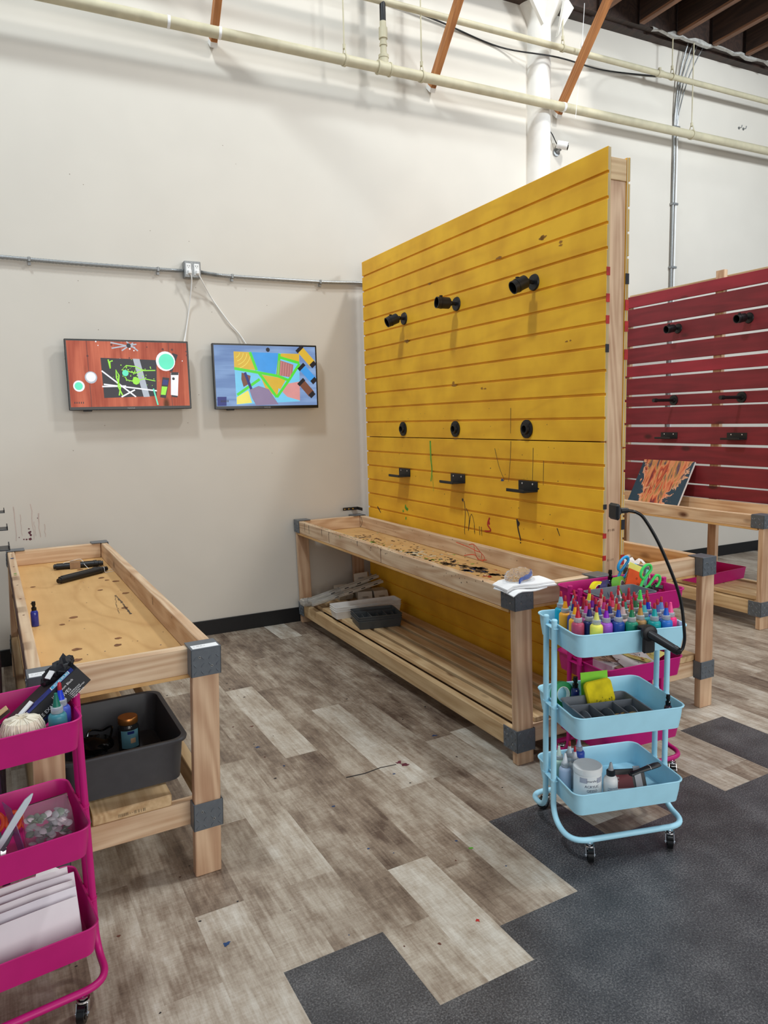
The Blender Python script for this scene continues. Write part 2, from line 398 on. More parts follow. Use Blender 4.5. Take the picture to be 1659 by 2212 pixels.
bm = BM(); bx(bm, 4.33, 9.2, -4, YW+.15, 4.95, 5.05); bx(bm, -3, 4.33, -4, -.6, 4.95, 5.05); ceil = struct(obj('ceiling', bm, DARKW))
for k in range(-1, 10):
    x = 4.81+.43*k
    bm = BM(); bx(bm, x-.024, x+.024, -3.9, 4.70, 4.61, 4.95); bx(bm, x-.0245, x+.0245, -3.9, 4.70, 4.605, 4.625, 1)
    obj('joist', bm, [DARKW, JOISTE], parent=ceil)['kind'] = 'structure'
bm = BM(); bx(bm, -3, 9.2, 4.74, YW+.1, 4.62, 4.95); bx(bm, -3, 9.2, 4.80, YW+.02, 4.60, 4.66)
obj('ledger', bm, DARKW, parent=ceil)['kind'] = 'structure'
# ragged strip of old plaster hanging at the top of the wall
bm = BM(); rnd = random.Random(9); top = []; bot = []
for k in range(19):
    x = 4.95+1.5*k/18; top.append((x, 4.735, 4.638+rnd.uniform(-.022, .012))); bot.append((x, 4.735, 4.598+rnd.uniform(-.02, .015)))
loft(bm, [top, [(a[0], a[1]-.022, a[2]-.01) for a in top], [(a[0], a[1]-.026, a[2]+.006) for a in bot], bot], 0, False, False, True, False)
struct(obj('trim_1', bm, pm('old_plaster', (176, 174, 168), .9, .2, 40, bump=.5)))

# half-round plaster column
bm = BM()
def arc(r, z, y=YW+.01): return [Vector((3.888+r*math.cos(R(a)), y+r*1.05*math.sin(R(a)), z)) for a in range(180, 361, 10)]
loft(bm, [arc(.105, 0), arc(.105, 4.47), arc(.118, 4.50), arc(.17, 4.58), arc(.2, 4.64), arc(.2, 4.72)], 0, True, True)
col = struct(obj('trim_2', bm, COLP))
for a, b, c in (((3.66, 4.69, 4.58), (3.80, 4.70, 4.40), (3.80, 4.64, 4.62)), ((4.13, 4.74, 4.60), (3.99, 4.76, 4.38), (3.98, 4.66, 4.62))):
    bm = BM(); A, B, C = map(Vector, (a, b, c)); off = Vector((0, .03, 0))
    loft(bm, [[A, B, C], [A+off, B+off, C+off]]); obj('plaster_flap', bm, COLP, parent=col)['kind'] = 'structure'

# ------------------------------------------------------------------ overhead: pipes, braces, conduits
def hanger(parent, x, y, z, r, top):
    bm = BM(); tube(bm, [(x, y, z+r+.05), (x, y, top)], .005, 8); ring(bm, (x, y, z), (1, .15, 0), r+.001, r+.006, .018, 20)
    for s in (-1, 1): tube(bm, [(x, y+s*(r+.003)*.8, z+r*.6), (x, y+s*.008, z+r+.05)], .004, 6)
    cyl(bm, (x, y, z+r+.035), (x, y, z+r+.065), .011, seg=8)
    obj('hanger', bm, CREAM, parent)
t = thing('sprinkler_pipe', 'thick cream painted pipe running low along the back wall, with a riser tee', 'pipe', (0, 4.73, 3.85))
bm = BM(); cyl(bm, (-2.9, 0, 0), (9, 0, 0), .034, seg=24); obj('pipe_run', bm, CREAM, t)
bm = BM(); cyl(bm, (2.395, 0, 0), (2.485, 0, 0), .042, seg=24); cyl(bm, (2.44, 0, 0), (2.44, 0, .07), .033, seg=20); cyl(bm, (2.39, 0, 0), (2.40, 0, 0), .046, seg=24); cyl(bm, (2.48, 0, 0), (2.49, 0, 0), .046, seg=24)
cyl(bm, (2.44, 0, .065), (2.44, 0, .085), .036, seg=20); obj('tee_fitting', bm, CREAM, t)
bm = BM(); cyl(bm, (2.44, 0, .08), (2.44, 0, .30), .022, seg=18); cyl(bm, (2.44, 0, .19), (2.44, 0, .26), .030, seg=18); cyl(bm, (2.44, 0, .145), (2.44, 0, .16), .027, seg=18); obj('riser', bm, CREAM, t)
bm = BM(); cyl(bm, (2.44, 0, .30), (2.44, 0, .755), .021, seg=18); obj('black_riser', bm, BLK, t)['label'] = 'black upper length of riser'
bm = BM(); rnd = random.Random(4)
for x in (.99, 1.30, 4.02): ring(bm, (x, 0, 0), (1, rnd.uniform(-.08, .08), rnd.uniform(-.08, .08)), .0335, .0362, .012+.012*rnd.random(), 16)
obj('plaster_smear', bm, WHITE, t)
for x in (1.02-2.0, 2.144, 2.74, 5.453): hanger(t, x, 0, 0, .034, .75)
t = thing('sprinkler_pipe', 'thinner cream pipe running high under the roof, above the thick one', 'pipe', (0, 4.73, 4.28))
bm = BM(); cyl(bm, (-2.9, 0, 0), (9, 0, 0), .023, seg=20); obj('pipe_run', bm, CREAM, t)
bm = BM(); cyl(bm, (5.03, 0, 0), (5.08, 0, 0), .028, seg=18); cyl(bm, (5.055, 0, 0), (5.055, 0, .045), .014, seg=12); obj('coupling', bm, CREAM, t)
for x in (1.1, 4.011, 5.2, 7.2): hanger(t, x, 0, 0, .023, .32)
for x, lb in ((1.285, 'orange-brown timber brace, leftmost of three, above the two televisions'), (2.886, 'orange-brown timber brace in the middle, left of the plaster column'), (4.06, 'orange-brown timber brace right of the column, above the security camera')):
    t = thing('timber_brace', lb, 'beam', (x, YW, 3.81), 0, 'timber roof braces')
    bm = BM(); bx(bm, -.021, .021, -.034, .034, .05, 1.95, bev=.003)
    obj('brace_board', bm, BRACEW, t, rot=(R(43.2), 0, 0))
    bm = BM(); bx(bm, -.0225, .0225, -.0355, .0355, .03, .06); obj('metal_end', bm, WHITE, t, rot=(R(43.2), 0, 0))
t = thing('security_camera', 'small silver security camera on the wall right of the column', 'camera', (4.075, YW, 3.565))
bm = BM(); cyl(bm, (0, 0, 0), (0, -.012, 0), .033, .03); cyl(bm, (0, -.012, 0), (.01, -.045, .015), .013, .011); obj('wall_mount', bm, GALV, t)
bm = BM(); d = Vector((.8, -.5, -.22)).normalized(); o = Vector((.005, -.05, .045))
cyl(bm, o-d*.03, o+d*.055, .03, .031, 24); obj('camera_body', bm, WHITE, t)
bm = BM(); cyl(bm, o+d*.05, o+d*.059, .025, .025, 20); cyl(bm, o+d*.056+Vector((0, 0, -.012)), o+d*.062+Vector((0, 0, -.012)), .02, .02, 12); obj('lens_face', bm, BLKG, t)
bm = BM(); tube(bm, spline([o-d*.03, (-.05, -.02, .12), (-.105, -.02, .2), (-.115, -.02, .42), (-.115, -.02, .50), (-.10, -.02, 1.05)], 6), [.004]*31, 6)
cyl(bm, (-.113, -.02, .28), (-.113, -.02, .42), .009, seg=8); obj('cord', bm, BLKP, t)

t = thing('conduit', 'pair of vertical metal conduits on the white wall behind the red boards', 'conduit', (5.393, YW-.018, 0))
for dx, r in ((0, .012), (.034, .009)):
    bm = BM(); cyl(bm, (dx, 0, 1.3), (dx, 0, 4.05), r, seg=12); obj('conduit_tube', bm, GALV if dx == 0 else WHITE, t)
for z in (2.75, 3.3, 3.95):
    bm = BM(); bx(bm, -.02, .055, -.016, .018, z-.01, z+.01, bev=.003); obj('strap', bm, GALV, t)
bm = BM()
for k, (dx, r) in enumerate(((-.01, .007), (.02, .006), (.05, .005), (.09, .005))):
    tube(bm, spline([(dx*.3, 0, 3.9), (dx*.5, -.01, 4.1), (.03+dx*1.2, -.03, 4.4), (.1+dx*2.2, -.10, 4.74)], 6), r, 8)
obj('cable_fan', bm, GALV, t)
t = tag(obj('cable', (lambda b: (tube(b, spline([(2.2, YW-.015, 4.40), (2.6, YW-.015, 4.36), (2.98, YW-.015, 4.323), (3.51, YW-.015, 4.252), (3.96, YW-.15, 4.205), (4.54, YW-.03, 4.265), (5.17, YW-.012, 4.336)], 8), .006, 8), b)[1])(BM()), BLKP), 'thin dark cable sagging across the upper back wall and the column', 'cable')
for x, w in ((6.25, 'left'), (6.31, 'right')):
    bm = BM(); tube(bm, [(x, YW, 4.075), (x, YW-.03, 4.07), (x, YW-.035, 4.09)], .005, 8); cyl(bm, (x, YW, 4.075), (x, YW-.004, 4.075), .012)
    tag(obj('wall_hook', bm, GALV), w+' of two tiny hooks high on the white wall at far right', 'hook', 'wall hooks')
t = thing('pull_cord', 'thin white pull cord hanging beside the top of the column', 'cord', (4.14, 4.655, 4.0))
bm = BM(); tube(bm, [(-.06, 0, -.25), (.0, 0, .3), (.02, 0, .6)], .002, 6); obj('string', bm, WHITE, t)
bm = BM(); lathe(bm, [(.003, .02), (.011, 0), (.011, -.02), (.004, -.035)], 10, o=(-.0, 0, .3)); obj('bell', bm, WHITE, t)

# ------------------------------------------------------------------ outlet box and armoured cables
t = thing('outlet_box', 'grey metal box with two double sockets between the wall cables', 'outlet', (1.071, YW, 2.435))
bm = BM(); bx(bm, -.053, .053, -.055, 0, -.052, .052, bev=.004); bo = obj('box', bm, GALV, t)
for s in (-1, 1):
    bm = BM(); x = s*.026
    bx(bm, x-.017, x+.017, -.059, -.05, -.036, .036, bev=.003)
    for dz in (.017, -.017):
        for dx in (-.006, .006): bx(bm, x+dx-.0012, x+dx+.0012, -.0596, -.058, dz, dz+.008, 1)
        cyl(bm, (x, -.0597, dz-.006), (x, -.058, dz-.006), .002, seg=8, mi=1)
    obj('socket', bm, [WHITE, BLK], bo)
def mc(name, label, pts, straps):
    t = thing(name, label, 'cable', (0, YW-.017, 0))
    P = spline([(x, 0, z) for x, z in pts], 40)
    bm = BM(); tube(bm, P, [.0105+.0016*(k % 2) for k in range(len(P))], 10); obj('armoured_jacket', bm, GALV, t)
    for x, z in straps:
        bm = BM(); bx(bm, x-.008, x+.008, -.014, .014, z-.015, z+.014, bev=.003); bx(bm, x-.008, x+.008, .005, .015, z-.032, z-.01); obj('strap', bm, GALV, t)
    return t
mc('armoured_cable', 'ribbed metal cable running left from the outlet box', [(-1.2, 2.46), (-.6, 2.45), (-.025, 2.44), (.32, 2.433), (.861, 2.429), (1.017, 2.430)], [(.125, 2.437), (.861, 2.429)])
mc('armoured_cable', 'ribbed metal cable running right from the outlet box to the yellow wall', [(1.126, 2.430), (1.2, 2.422), (1.338, 2.416), (1.966, 2.417), (2.3, 2.428), (2.9, 2.43)], [(1.338, 2.416), (1.966, 2.417)])

# ------------------------------------------------------------------ televisions
def em(name, col, s=1.05): return pm(name, col, .3, .04, 14, emit=s)
def emwood(name, a, b_, axis):
    mt = wood(name, a, b_, axis, rings=5, along=1.5, cross=10, knots=axis == 'Z'); nt = mt.node_tree; b = nt.nodes['Principled BSDF']
    src = b.inputs['Base Color'].links[0].from_socket; nt.links.new(src, b.inputs['Emission Color']); b.inputs['Emission Strength'].default_value = .95
    for l in list(b.inputs['Base Color'].links): nt.links.remove(l)
    b.inputs['Base Color'].default_value = (0, 0, 0, 1); return mt
SCR = [emwood('screen_red_wood', (206, 112, 84), (140, 48, 34), 'Z'), em('screen_black', (22, 24, 34)), em('screen_white', (232, 232, 236)), em('screen_green', (150, 226, 60)),
       em('screen_mint', (92, 226, 186)), em('screen_dark', (84, 26, 18)), em('screen_grey', (168, 176, 186)), emwood('screen_blue_wood', (140, 170, 212), (92, 118, 168), 'X'),
       em('screen_gold', (206, 168, 52)), em('screen_blue', (58, 146, 216)), em('screen_copper', (166, 104, 104)), em('screen_pink', (206, 140, 138)),
       em('screen_hand', (132, 116, 146)), em('screen_navy', (20, 34, 110)), em('screen_bright_green', (74, 206, 52)), em('screen_sky', (110, 190, 224)), em('screen_yellow', (226, 214, 96)), em('screen_brown', (112, 68, 52))]
def television(label, x0, x1, z0, z1, pic, cordpts):
    t = thing('television', label, 'television', ((x0+x1)/2, YW, (z0+z1)/2), 0, 'wall televisions')
    w, h = (x1-x0)/2, (z1-z0)/2
    bm = BM(); bx(bm, -w, w, -.075, -.045, -h, h, bev=.003); bx(bm, -w*.75, w*.75, -.05, -.028, -h*.85, h*.5, bev=.008); hs = obj('housing', bm, BLKG, t)
    bm = BM(); bx(bm, -.12, .12, -.03, 0, -.1, .1, bev=.003); obj('wall_mount', bm, BLK, t)
    bm = BM(); iw, it, ib = w-.011, h-.011, -h+.02
    n = [0]
    def P(u, v, l): return Vector((-iw+2*iw*u, -.0752-.00008*l, it-(it-ib)*v))
    def poly(pts, mi):
        n[0] += 1; f = bm.faces.new([bm.verts.new(P(u, v, n[0])) for u, v in pts]); f.material_index = mi
    def line(pts, wd, mi):
        n[0] += 1; asp = 2*iw/(it-ib)
        drip(bm, lambda u, v, e: P(u/asp, v, n[0]), [(u*asp, v) for u, v in pts], wd, mi, taper=1)
    def disc(u, v, r, mi, k=20): poly([(u+r*math.cos(2*math.pi*i/k)/1.85, v+r*math.sin(2*math.pi*i/k)) for i in range(k)], mi)
    pic(poly, line, disc)
    obj('screen', bm, SCR, t, norm=False)
    bm = BM(); textbm(bm, 'INSIGNIA', .011, frame_M((-.03, -.0755, -h+.006), (1, 0, 0), (0, 0, 1)), 0); obj('maker_lettering', bm, GALV, hs, norm=False)
    bm = BM(); tube(bm, spline([(a-(x0+x1)/2, b_-YW, c-(z0+z1)/2) for a, b_, c in cordpts], 10), .004, 8)
    q = cordpts[0]; bx(bm, q[0]-(x0+x1)/2-.011, q[0]-(x0+x1)/2+.011, -.085, -.0605, q[2]-(z0+z1)/2-.012, q[2]-(z0+z1)/2+.012, bev=.004)
    obj('power_cord', bm, WHITE, t)
    bm = BM(); bx(bm, -w+.08, -w+.13, -.07, -.05, -h-.008, -h+.001, bev=.002); obj('sensor_foot', bm, BLK, hs)
def pic1(poly, line, disc):
    g = lambda x, y: ((x-300-(y-448)*.075)/535, (y-450)/290)
    G = lambda *pts: [g(*p) for p in pts]
    poly([(0, 0), (1, 0), (1, 1), (0, 1)], 0)
    for u in (.16, .84): line([(u, 0), (u+.005, 1)], .008, 5)
    rnd = random.Random(2)
    for k in range(14): disc(rnd.random(), rnd.random()*.3, .008+.012*rnd.random(), rnd.choice([2, 5]), 7)
    for a in ((490, 455, 600, 475), (495, 480, 605, 460), (540, 490, 590, 455), (560, 450, 612, 490)): line(G(a[:2], a[2:]), .02, 6)
    disc(*g(570, 467), .035, 1)
    poly(G((447, 523), (697, 530), (700, 694), (464, 701)), 1)
    poly(G((589, 525), (619, 526), (668, 697), (640, 698)), 6)
    for a in ((452, 580, 605, 697), (462, 640, 700, 670), (455, 650, 560, 648), (540, 697, 600, 665)): line(G(a[:2], a[2:]), .022, 2)
    line(G((692, 577), (640, 578), (600, 560), (560, 556), (540, 575), (600, 590), (640, 575)), .016, 3)
    line(G((545, 690), (525, 650), (528, 600), (515, 575), (517, 610), (535, 655), (530, 690)), .02, 3)
    line(G((692, 625), (640, 615), (600, 628), (560, 620)), .014, 3); line(G((480, 530), (490, 570), (487, 540), (500, 535)), .02, 3)
    line(G((684, 660), (706, 735)), .022, 4)
    for k in range(60): disc(*g(600+rnd.gauss(0, 50), 590+rnd.gauss(0, 28)), .004+.008*rnd.random(), 3, 6)
    disc(*g(556, 590), .05, 4, 9); disc(*g(604, 625), .06, 3, 8)
    poly(G((770, 497), (795, 505), (770, 585), (745, 575)), 1)
    disc(*g(738, 535), .155, 2); disc(*g(742, 537), .125, 4); disc(*g(355, 648), .085, 2); disc(*g(354, 648), .06, 4); disc(*g(406, 610), .092, 6); disc(*g(406, 608), .072, 2)
    poly(G((725, 608), (757, 612), (742, 705), (715, 700)), 1); poly(G((722, 650), (748, 652), (740, 690), (718, 688)), 3); poly(G((727, 618), (752, 622), (749, 645), (724, 642)), 13)
    poly(G((763, 588), (800, 588), (798, 695), (765, 690)), 2); poly(G((765, 585), (799, 585), (799, 598), (764, 598)), 1); disc(*g(776, 615), .022, 1)
    poly(G((768, 690), (797, 694), (796, 702), (768, 698)), 1)
    for k, c in enumerate('SPLAT'): line(G((338+9*k, 717), (338+9*k, 725)), .012, 1)
def pic2(poly, line, disc):
    g = lambda x, y: ((x-958-(y-470)*.05)/447, (y-470)/270)
    G = lambda *pts: [g(*p) for p in pts]
    poly([(0, 0), (1, 0), (1, 1), (0, 1)], 7)
    poly(G((1042, 497), (1332, 503), (1338, 722), (1056, 733)), 15)
    poly(G((1042, 497), (1112, 499), (1142, 580), (1045, 570)), 8); poly(G((1112, 499), (1240, 501), (1225, 600), (1142, 580)), 9)
    poly(G((1250, 502), (1332, 503), (1332, 545), (1242, 520)), 8); poly(G((1235, 530), (1306, 553), (1300, 612), (1228, 600)), 10)
    poly(G((1155, 598), (1275, 618), (1228, 702), (1180, 660)), 8); poly(G((1278, 640), (1336, 630), (1338, 718), (1245, 690)), 11)
    poly(G((1056, 700), (1105, 670), (1122, 726), (1056, 732)), 16); poly(G((1240, 660), (1300, 722), (1230, 725)), 15)
    for r in range(4): line([(g(1045, 500)[0]+(.05+.035*r)*math.cos(a), g(1045, 500)[1]+(.09+.06*r)*math.sin(a)) for a in [.1+k*.2 for k in range(7)]], .008, 16)
    for a in ((1045, 572, 1150, 590), (1142, 580, 1112, 499), (1150, 590, 1236, 605), (1236, 605, 1242, 503), (1236, 605, 1285, 625), (1285, 625, 1334, 548), (1285, 625, 1232, 702), (1150, 590, 1232, 702), (1155, 620, 1058, 690), (1242, 520, 1332, 545)): line(G(a[:2], a[2:]), .045, 14)
    for k in range(6): line(G((1240+11*k, 535+4*k), (1236+11*k, 600+2*k)), .008, 11)
    poly(G((1076, 590), (1115, 605), (1110, 640), (1085, 655), (1075, 620)), 17)
    line(G((1090, 590), (1145, 735)), .045, 13)
    poly(G((1110, 668), (1150, 650), (1195, 665), (1240, 735), (1140, 738), (1122, 705)), 12); poly(G((1112, 668), (1135, 660), (1150, 690), (1130, 700)), 12)
    disc(*g(1190, 487), .036, 1)
    for a, mi in (((1330, 478, 1395, 550), 8), ((1340, 560, 1400, 625), 9), ((1340, 630, 1392, 690), 17)):
        line(G(a[:2], a[2:]), .13, mi); q = (a[2], a[3]); line(G((a[2]-6, a[3]-7), (a[2]+8, a[3]+9)), .11, 1); line(G((a[0]-3, a[1]-3), (a[0]+8, a[1]+9)), .15, 1)
    poly(G((973, 698), (1012, 698), (1012, 738), (974, 738)), 13)
    for k, c in enumerate('SPLAT'): line(G((990+7*k, 713), (990+7*k, 722)), .014, 1)
television('left wall television showing a black canvas on red boards', .274, 1.009, 1.549, 1.978, pic1, [(1.048, YW-.075, 2.415), (1.06, YW-.06, 2.36), (1.045, YW-.012, 2.2), (1.015, YW-.012, 2.05), (.99, YW-.035, 1.96)])
television('right wall television showing a hand painting a green-lined canvas', 1.163, 1.896, 1.541, 1.972, pic2, [(1.098, YW-.075, 2.415), (1.13, YW-.06, 2.36), (1.2, YW-.012, 2.26), (1.3, YW-.012, 2.12), (1.37, YW-.012, 2.04), (1.42, YW-.035, 1.95)])

# ------------------------------------------------------------------ timber workbenches
def lug(bm, c, ex, ez, n, ang, ln=.0085, wd=.0024, h=.0019):
    c, ex, ez, n = Vector(c), Vector(ex), Vector(ez), Vector(n)
    d = ex*math.cos(ang)+ez*math.sin(ang); s = -ex*math.sin(ang)+ez*math.cos(ang)
    out = [(-1, 0), (-.4, -1), (.4, -1), (1, 0), (.4, 1), (-.4, 1)]
    loft(bm, [[c+d*ln*a+s*wd*b for a, b in out], [c+n*h+d*ln*.75*a+s*wd*.5*b for a, b in out]], 0, False, True)
def corner_bracket(parent, x0, y0, sx, sy, z0, z1, cap, sh, label=False):
    bm = BM(); a, tk = .095, .004
    def B(xa, xb, ya, yb, za, zb, mi=0, bev=.001):
        X = sorted((x0+sx*xa, x0+sx*xb)); Y = sorted((y0+sy*ya, y0+sy*yb)); bx(bm, X[0], X[1], Y[0], Y[1], za, zb, mi, bev)
    B(0, a, 0, tk, z0, z1); B(0, tk, 0, a, z0, z1); B(a-tk, a, 0, .0425, z0, z1); B(.044, a, .0425, .0455, z0, z1)
    if cap: B(0, a, 0, .09, z1-.001, z1+.003)
    for i in range(4):
        for k in range(4):
            u, v = .012+.0235*i, z0+.012+.0235*k
            if v > z1-.008: continue
            ang = R(52 if (i+k) % 2 else -52)
            lug(bm, (x0+sx*u, y0, v), (1, 0, 0), (0, 0, 1), (0, -sy, 0), ang)
            lug(bm, (x0, y0+sy*u, v), (0, 1, 0), (0, 0, 1), (-sx, 0, 0), ang)
    for u, v in ((.03, .03), (.068, .062)):
        cyl(bm, (x0+sx*u, y0+sy*.001, z0+v), (x0+sx*u, y0-sy*.0016, z0+v), .0045, .004, 12, 1); cyl(bm, (x0+sx*u, y0, z0+v), (x0+sx*u, y0-sy*.0021, z0+v), .002, .002, 8, 2)
        cyl(bm, (x0+sx*.001, y0+sy*u, z0+v), (x0-sx*.0016, y0+sy*u, z0+v), .0045, .004, 12, 1)
    for v in bm.verts: v.co.x += sh(v.co.z)
    o = obj('corner_bracket', bm, [RESIN, GALV, BLK], parent)
    if label:
        bm = BM(); X = sorted((x0+sx*.006, x0+sx*.088)); bx(bm, X[0], X[1], min(y0+sy*.004, y0+sy*.04), max(y0+sy*.004, y0+sy*.04), z1+.003, z1+.0036)
        for v in bm.verts: v.co.x += sh(v.co.z)
        for r, (s, sz) in enumerate((('||| - |||||| |||| - ||', .0062), ('- - - - - - - - - - -', .005))):
            textbm(bm, s, sz, frame_M((X[0]+.006, y0+.012+.012*(1-r), z1+.0037), (1, 0, 0), (0, 1, 0)), 1)
        obj('paper_strip', bm, [PAPER, INK], o, norm=False)['label'] = 'white paper strip stuck on top of bracket'
    return o
def workbench(label, loc, rz, Wd, L, zt, zl, slats, k, sth=.02, paper=()):
    t = thing('workbench', label, 'workbench', loc, rz)
    sh = lambda z: k*(zt-z)
    def part(name, mt, *boxes, bev=.003):
        bm = BM()
        for b in boxes: bx(bm, *b, bev=bev)
        for v in bm.verts: v.co.x += sh(v.co.z)
        return obj(name, bm, mt, t)
    z1 = zt-.004; r0, r1 = zt-.092, zt-.006; l0, l1 = zl[0]+.004, zl[1]-.006
    for xx in (.006, Wd-.090):
        for yy in (.0055, L-.0425): part('leg', FIRZ, (xx, xx+.084, yy, yy+.037, 0, z1))
    for xx in (.0055, Wd-.0425):
        part('side_rail', FIR, (xx, xx+.037, .0465, L-.0465, r0, r1)); part('lower_side_rail', PINE, (xx, xx+.037, .0465, L-.0465, l0, l1))
    for yy in (.047, L-.084):
        part('end_rail', FIRX, (.0445, Wd-.0445, yy, yy+.037, r0, r1)); part('lower_end_rail', FIRX, (.0445, Wd-.0445, yy, yy+.037, l0, l1))
    deck = part('tabletop', PLY, (.004, Wd-.004, .05, L-.05, r0-.0125, r0-.0005), bev=.001)
    for a, b in slats: part('shelf_slat', PINE, (a, b, .05, L-.05, l1+.0005, l1+sth))
    for xx, sx in ((0, 1), (Wd, -1)):
        for yy, sy in ((0, 1), (L, -1)):
            corner_bracket(t, xx, yy, sx, sy, zt-.09, zt-.003, True, sh, (sx, sy) in paper); corner_bracket(t, xx, yy, sx, sy, zl[0], zl[1], False, sh)
    return t, deck
LTZ = .755
ltab, ltdeck = workbench('bare pine workbench on the left with black tubes in its tray top', (-.04, 2.187, 0), R(2.13), .552, 2.49, .755, (.158, .247), [(.048, .155), (.163, .400)], -.041, .038, ((-1, 1), (1, 1)))
rben, rbdeck = workbench('paint-splattered pine workbench against the yellow slatted wall', (1.722, 2.300, 0), R(.6), .528, 2.56, .755, (.058, .153), [(.050, .108), (.133, .196), (.221, .284), (.309, .371), (.396, .474)], .018, .024)
bben, bbdeck = workbench('pine workbench on the far side of the yellow wall, behind the pink cart', (2.408, 2.337, 0), R(.6), .545, 2.5, .755, (.148, .235), [(.06, .20), (.212, .35), (.362, .486)], .018, .03)
dben, dbdeck = workbench('pine workbench at far right under the red boards', (4.255, 3.03, 0), R(.6), .575, 1.83, .769, (.088, .188), [(.05, .2), (.215, .36)], .01, .03)
# paint on the tops
PD = lambda z: (lambda u, v, e: Vector((u, v, z+e)))
zd = .755-.092
bm = BM(); rnd = random.Random(21); P = PD(zd)
for k in range(330):
    x, y = rnd.uniform(.15, .48), rnd.triangular(.1, 2.45, 1.3)
    if rnd.random() < .55: x = rnd.triangular(.16, .4, .24)
    splat(bm, P, x, y, rnd.uniform(.003, .012), rnd, rnd.choice([0, 0, 1, 4, 4, 5, 5, 6]), 10, .6, rnd.uniform(.6, 1.5))
for x, y, r, mi in ((.34, .80, .07, 0), (.33, .90, .06, 0), (.34, .66, .06, 0), (.36, .58, .05, 0), (.31, .74, .06, 3), (.30, .95, .035, 0), (.36, 1.02, .03, 0), (.40, 1.1, .03, 0), (.30, 1.15, .03, 1), (.27, 1.12, .03, 0), (.26, 1.22, .03, 4), (.2, 1.52, .045, 0), (.22, 1.46, .04, 0), (.26, 1.52, .03, 0), (.18, 1.62, .03, 0), (.21, 1.84, .06, 1), (.2, 1.74, .05, 1), (.21, 1.94, .05, 1), (.2, 2.02, .04, 0), (.25, 2.05, .04, 0), (.3, 2.1, .03, 0), (.34, 2.1, .03, 5), (.36, 1.95, .035, 5), (.3, 1.88, .03, 5), (.4, 1.8, .02, 5), (.3, 1.36, .06, 4), (.27, 1.3, .06, 4), (.33, 1.26, .05, 4), (.24, 1.4, .05, 4), (.24, 1.1, .03, 1), (.42, .7, .012, 2), (.3, .6, .03, 2)):
    for q in range(6): splat(bm, P, x+rnd.gauss(0, r*.4), y+rnd.gauss(0, r*.9), r*rnd.uniform(.3, .75), rnd, mi, 16, .7, .7)
obj('dried_paint', bm, [SP_BLK, SP_GRN, SP_RED, SP_BLU, SP_WHT, SP_BRN, PLY], rbdeck)
# marks on the front rail and the back rail of the splattered bench
fr, br = [o for o in rben.children if o.name.startswith('side_rail')]
bm = BM(); Pt = PD(.7492); rnd = random.Random(8)
for k in range(120): splat(bm, Pt, rnd.uniform(.010, .040), rnd.triangular(.3, 2.5, 1.9), rnd.uniform(.002, .009), rnd, rnd.choice([0, 0, 1, 1, 2, 2, 3, 4]), 9, .6, .5)
Pf = lambda u, v, e: Vector((.0055-e+.018*(.755-v), u, v))
for y, l, mi in ((2.36, .05, 0), (2.28, .06, 0), (2.05, .045, 0), (1.93, .07, 3), (1.5, .03, 0), (1.2, .08, 3), (1.75, .02, 1)): drip(bm, Pf, [(y, .745), (y+.002, .745-l*.5), (y-.001, .745-l)], .006, mi)
for k in range(50): splat(bm, Pf, rnd.uniform(.2, 2.5), .749-abs(rnd.gauss(0, .02)), rnd.uniform(.0015, .005), rnd, rnd.choice([0, 0, 3]), 8)
obj('dried_paint', bm, [SP_BLK, SP_GRN, SP_WHT, SP_BRN, SP_BLU], fr)
bm = BM(); Pb = lambda u, v, e: Vector((.528-.0425-e+.018*(.755-v), u, v))
for a in ([(1.18, .735), (1.05, .725), (.98, .715), (.93, .71), (.93, .68)], [(1.05, .74), (1.0, .748), (.95, .72), (.9, .69), (.92, .665)], [(1.1, .67), (1.0, .69), (.95, .67), (.88, .68)], [(1.0, .745), (.99, .70), (.96, .665)]): drip(bm, Pb, spline([(x, y, 0) for x, y in a], 5) and [(p.x, p.y) for p in spline([(x, y, 0) for x, y in a], 5)], .004, 0, taper=1)
for k in range(40): splat(bm, Pb, rnd.uniform(.3, 2.4), rnd.uniform(.668, .748), rnd.uniform(.001, .004), rnd, rnd.choice([1, 1, 2]), 8)
drip(bm, Pb, [(2.46, .745), (2.44, .71), (2.45, .69), (2.47, .67)], .006, 1)
obj('dried_paint', bm, [SP_ORG, SP_BLK, SP_BRN], br)
bm = BM(); P = PD(zd); rnd = random.Random(31)
for a in ([(.425, 1.31), (.428, 1.10), (.428, .93)], [(.422, 1.31), (.40, 1.12), (.388, .965)]):
    n = 22; w = .010 if a[2][0] > .4 else .005
    for k in range(n):
        f = k/(n-1)*2; i = min(1, int(f)); f -= i; x = a[i][0]*(1-f)+a[i+1][0]*f; y = a[i][1]*(1-f)+a[i+1][1]*f
        splat(bm, P, x+rnd.gauss(0, .001), y, w*rnd.uniform(.6, 1), rnd, 0, 8, .4, .7)
for k in range(60): splat(bm, P, rnd.uniform(.05, .5), rnd.uniform(.1, 2.4), rnd.uniform(.001, .004), rnd, rnd.choice([0, 1, 1, 2]), 8)
for k in range(16): splat(bm, P, rnd.uniform(.08, .48), rnd.uniform(.2, 2.3), rnd.uniform(.012, .022), rnd, 3, 12, .35, 1.0)
obj('dried_paint', bm, [SP_BLK, SP_BRN, SP_BLU, wood('plywood_knot', (150, 96, 50), (92, 54, 28), 'Y', knots=False)], ltdeck)
fr, br = [o for o in ltab.children if o.name.startswith('side_rail')]
bm = BM(); Pt = PD(.7492)
for y, r, mi in ((2.18, .014, 0), (2.16, .012, 0), (2.3, .006, 1), (2.25, .006, 1), (1.7, .01, 2), (1.66, .008, 2), (1.9, .006, 1), (1.4, .006, 1), (1.1, .007, 1), (.8, .006, 1)):
    splat(bm, Pt, .024, y, r, rnd, mi, 10, .5, 1.0)
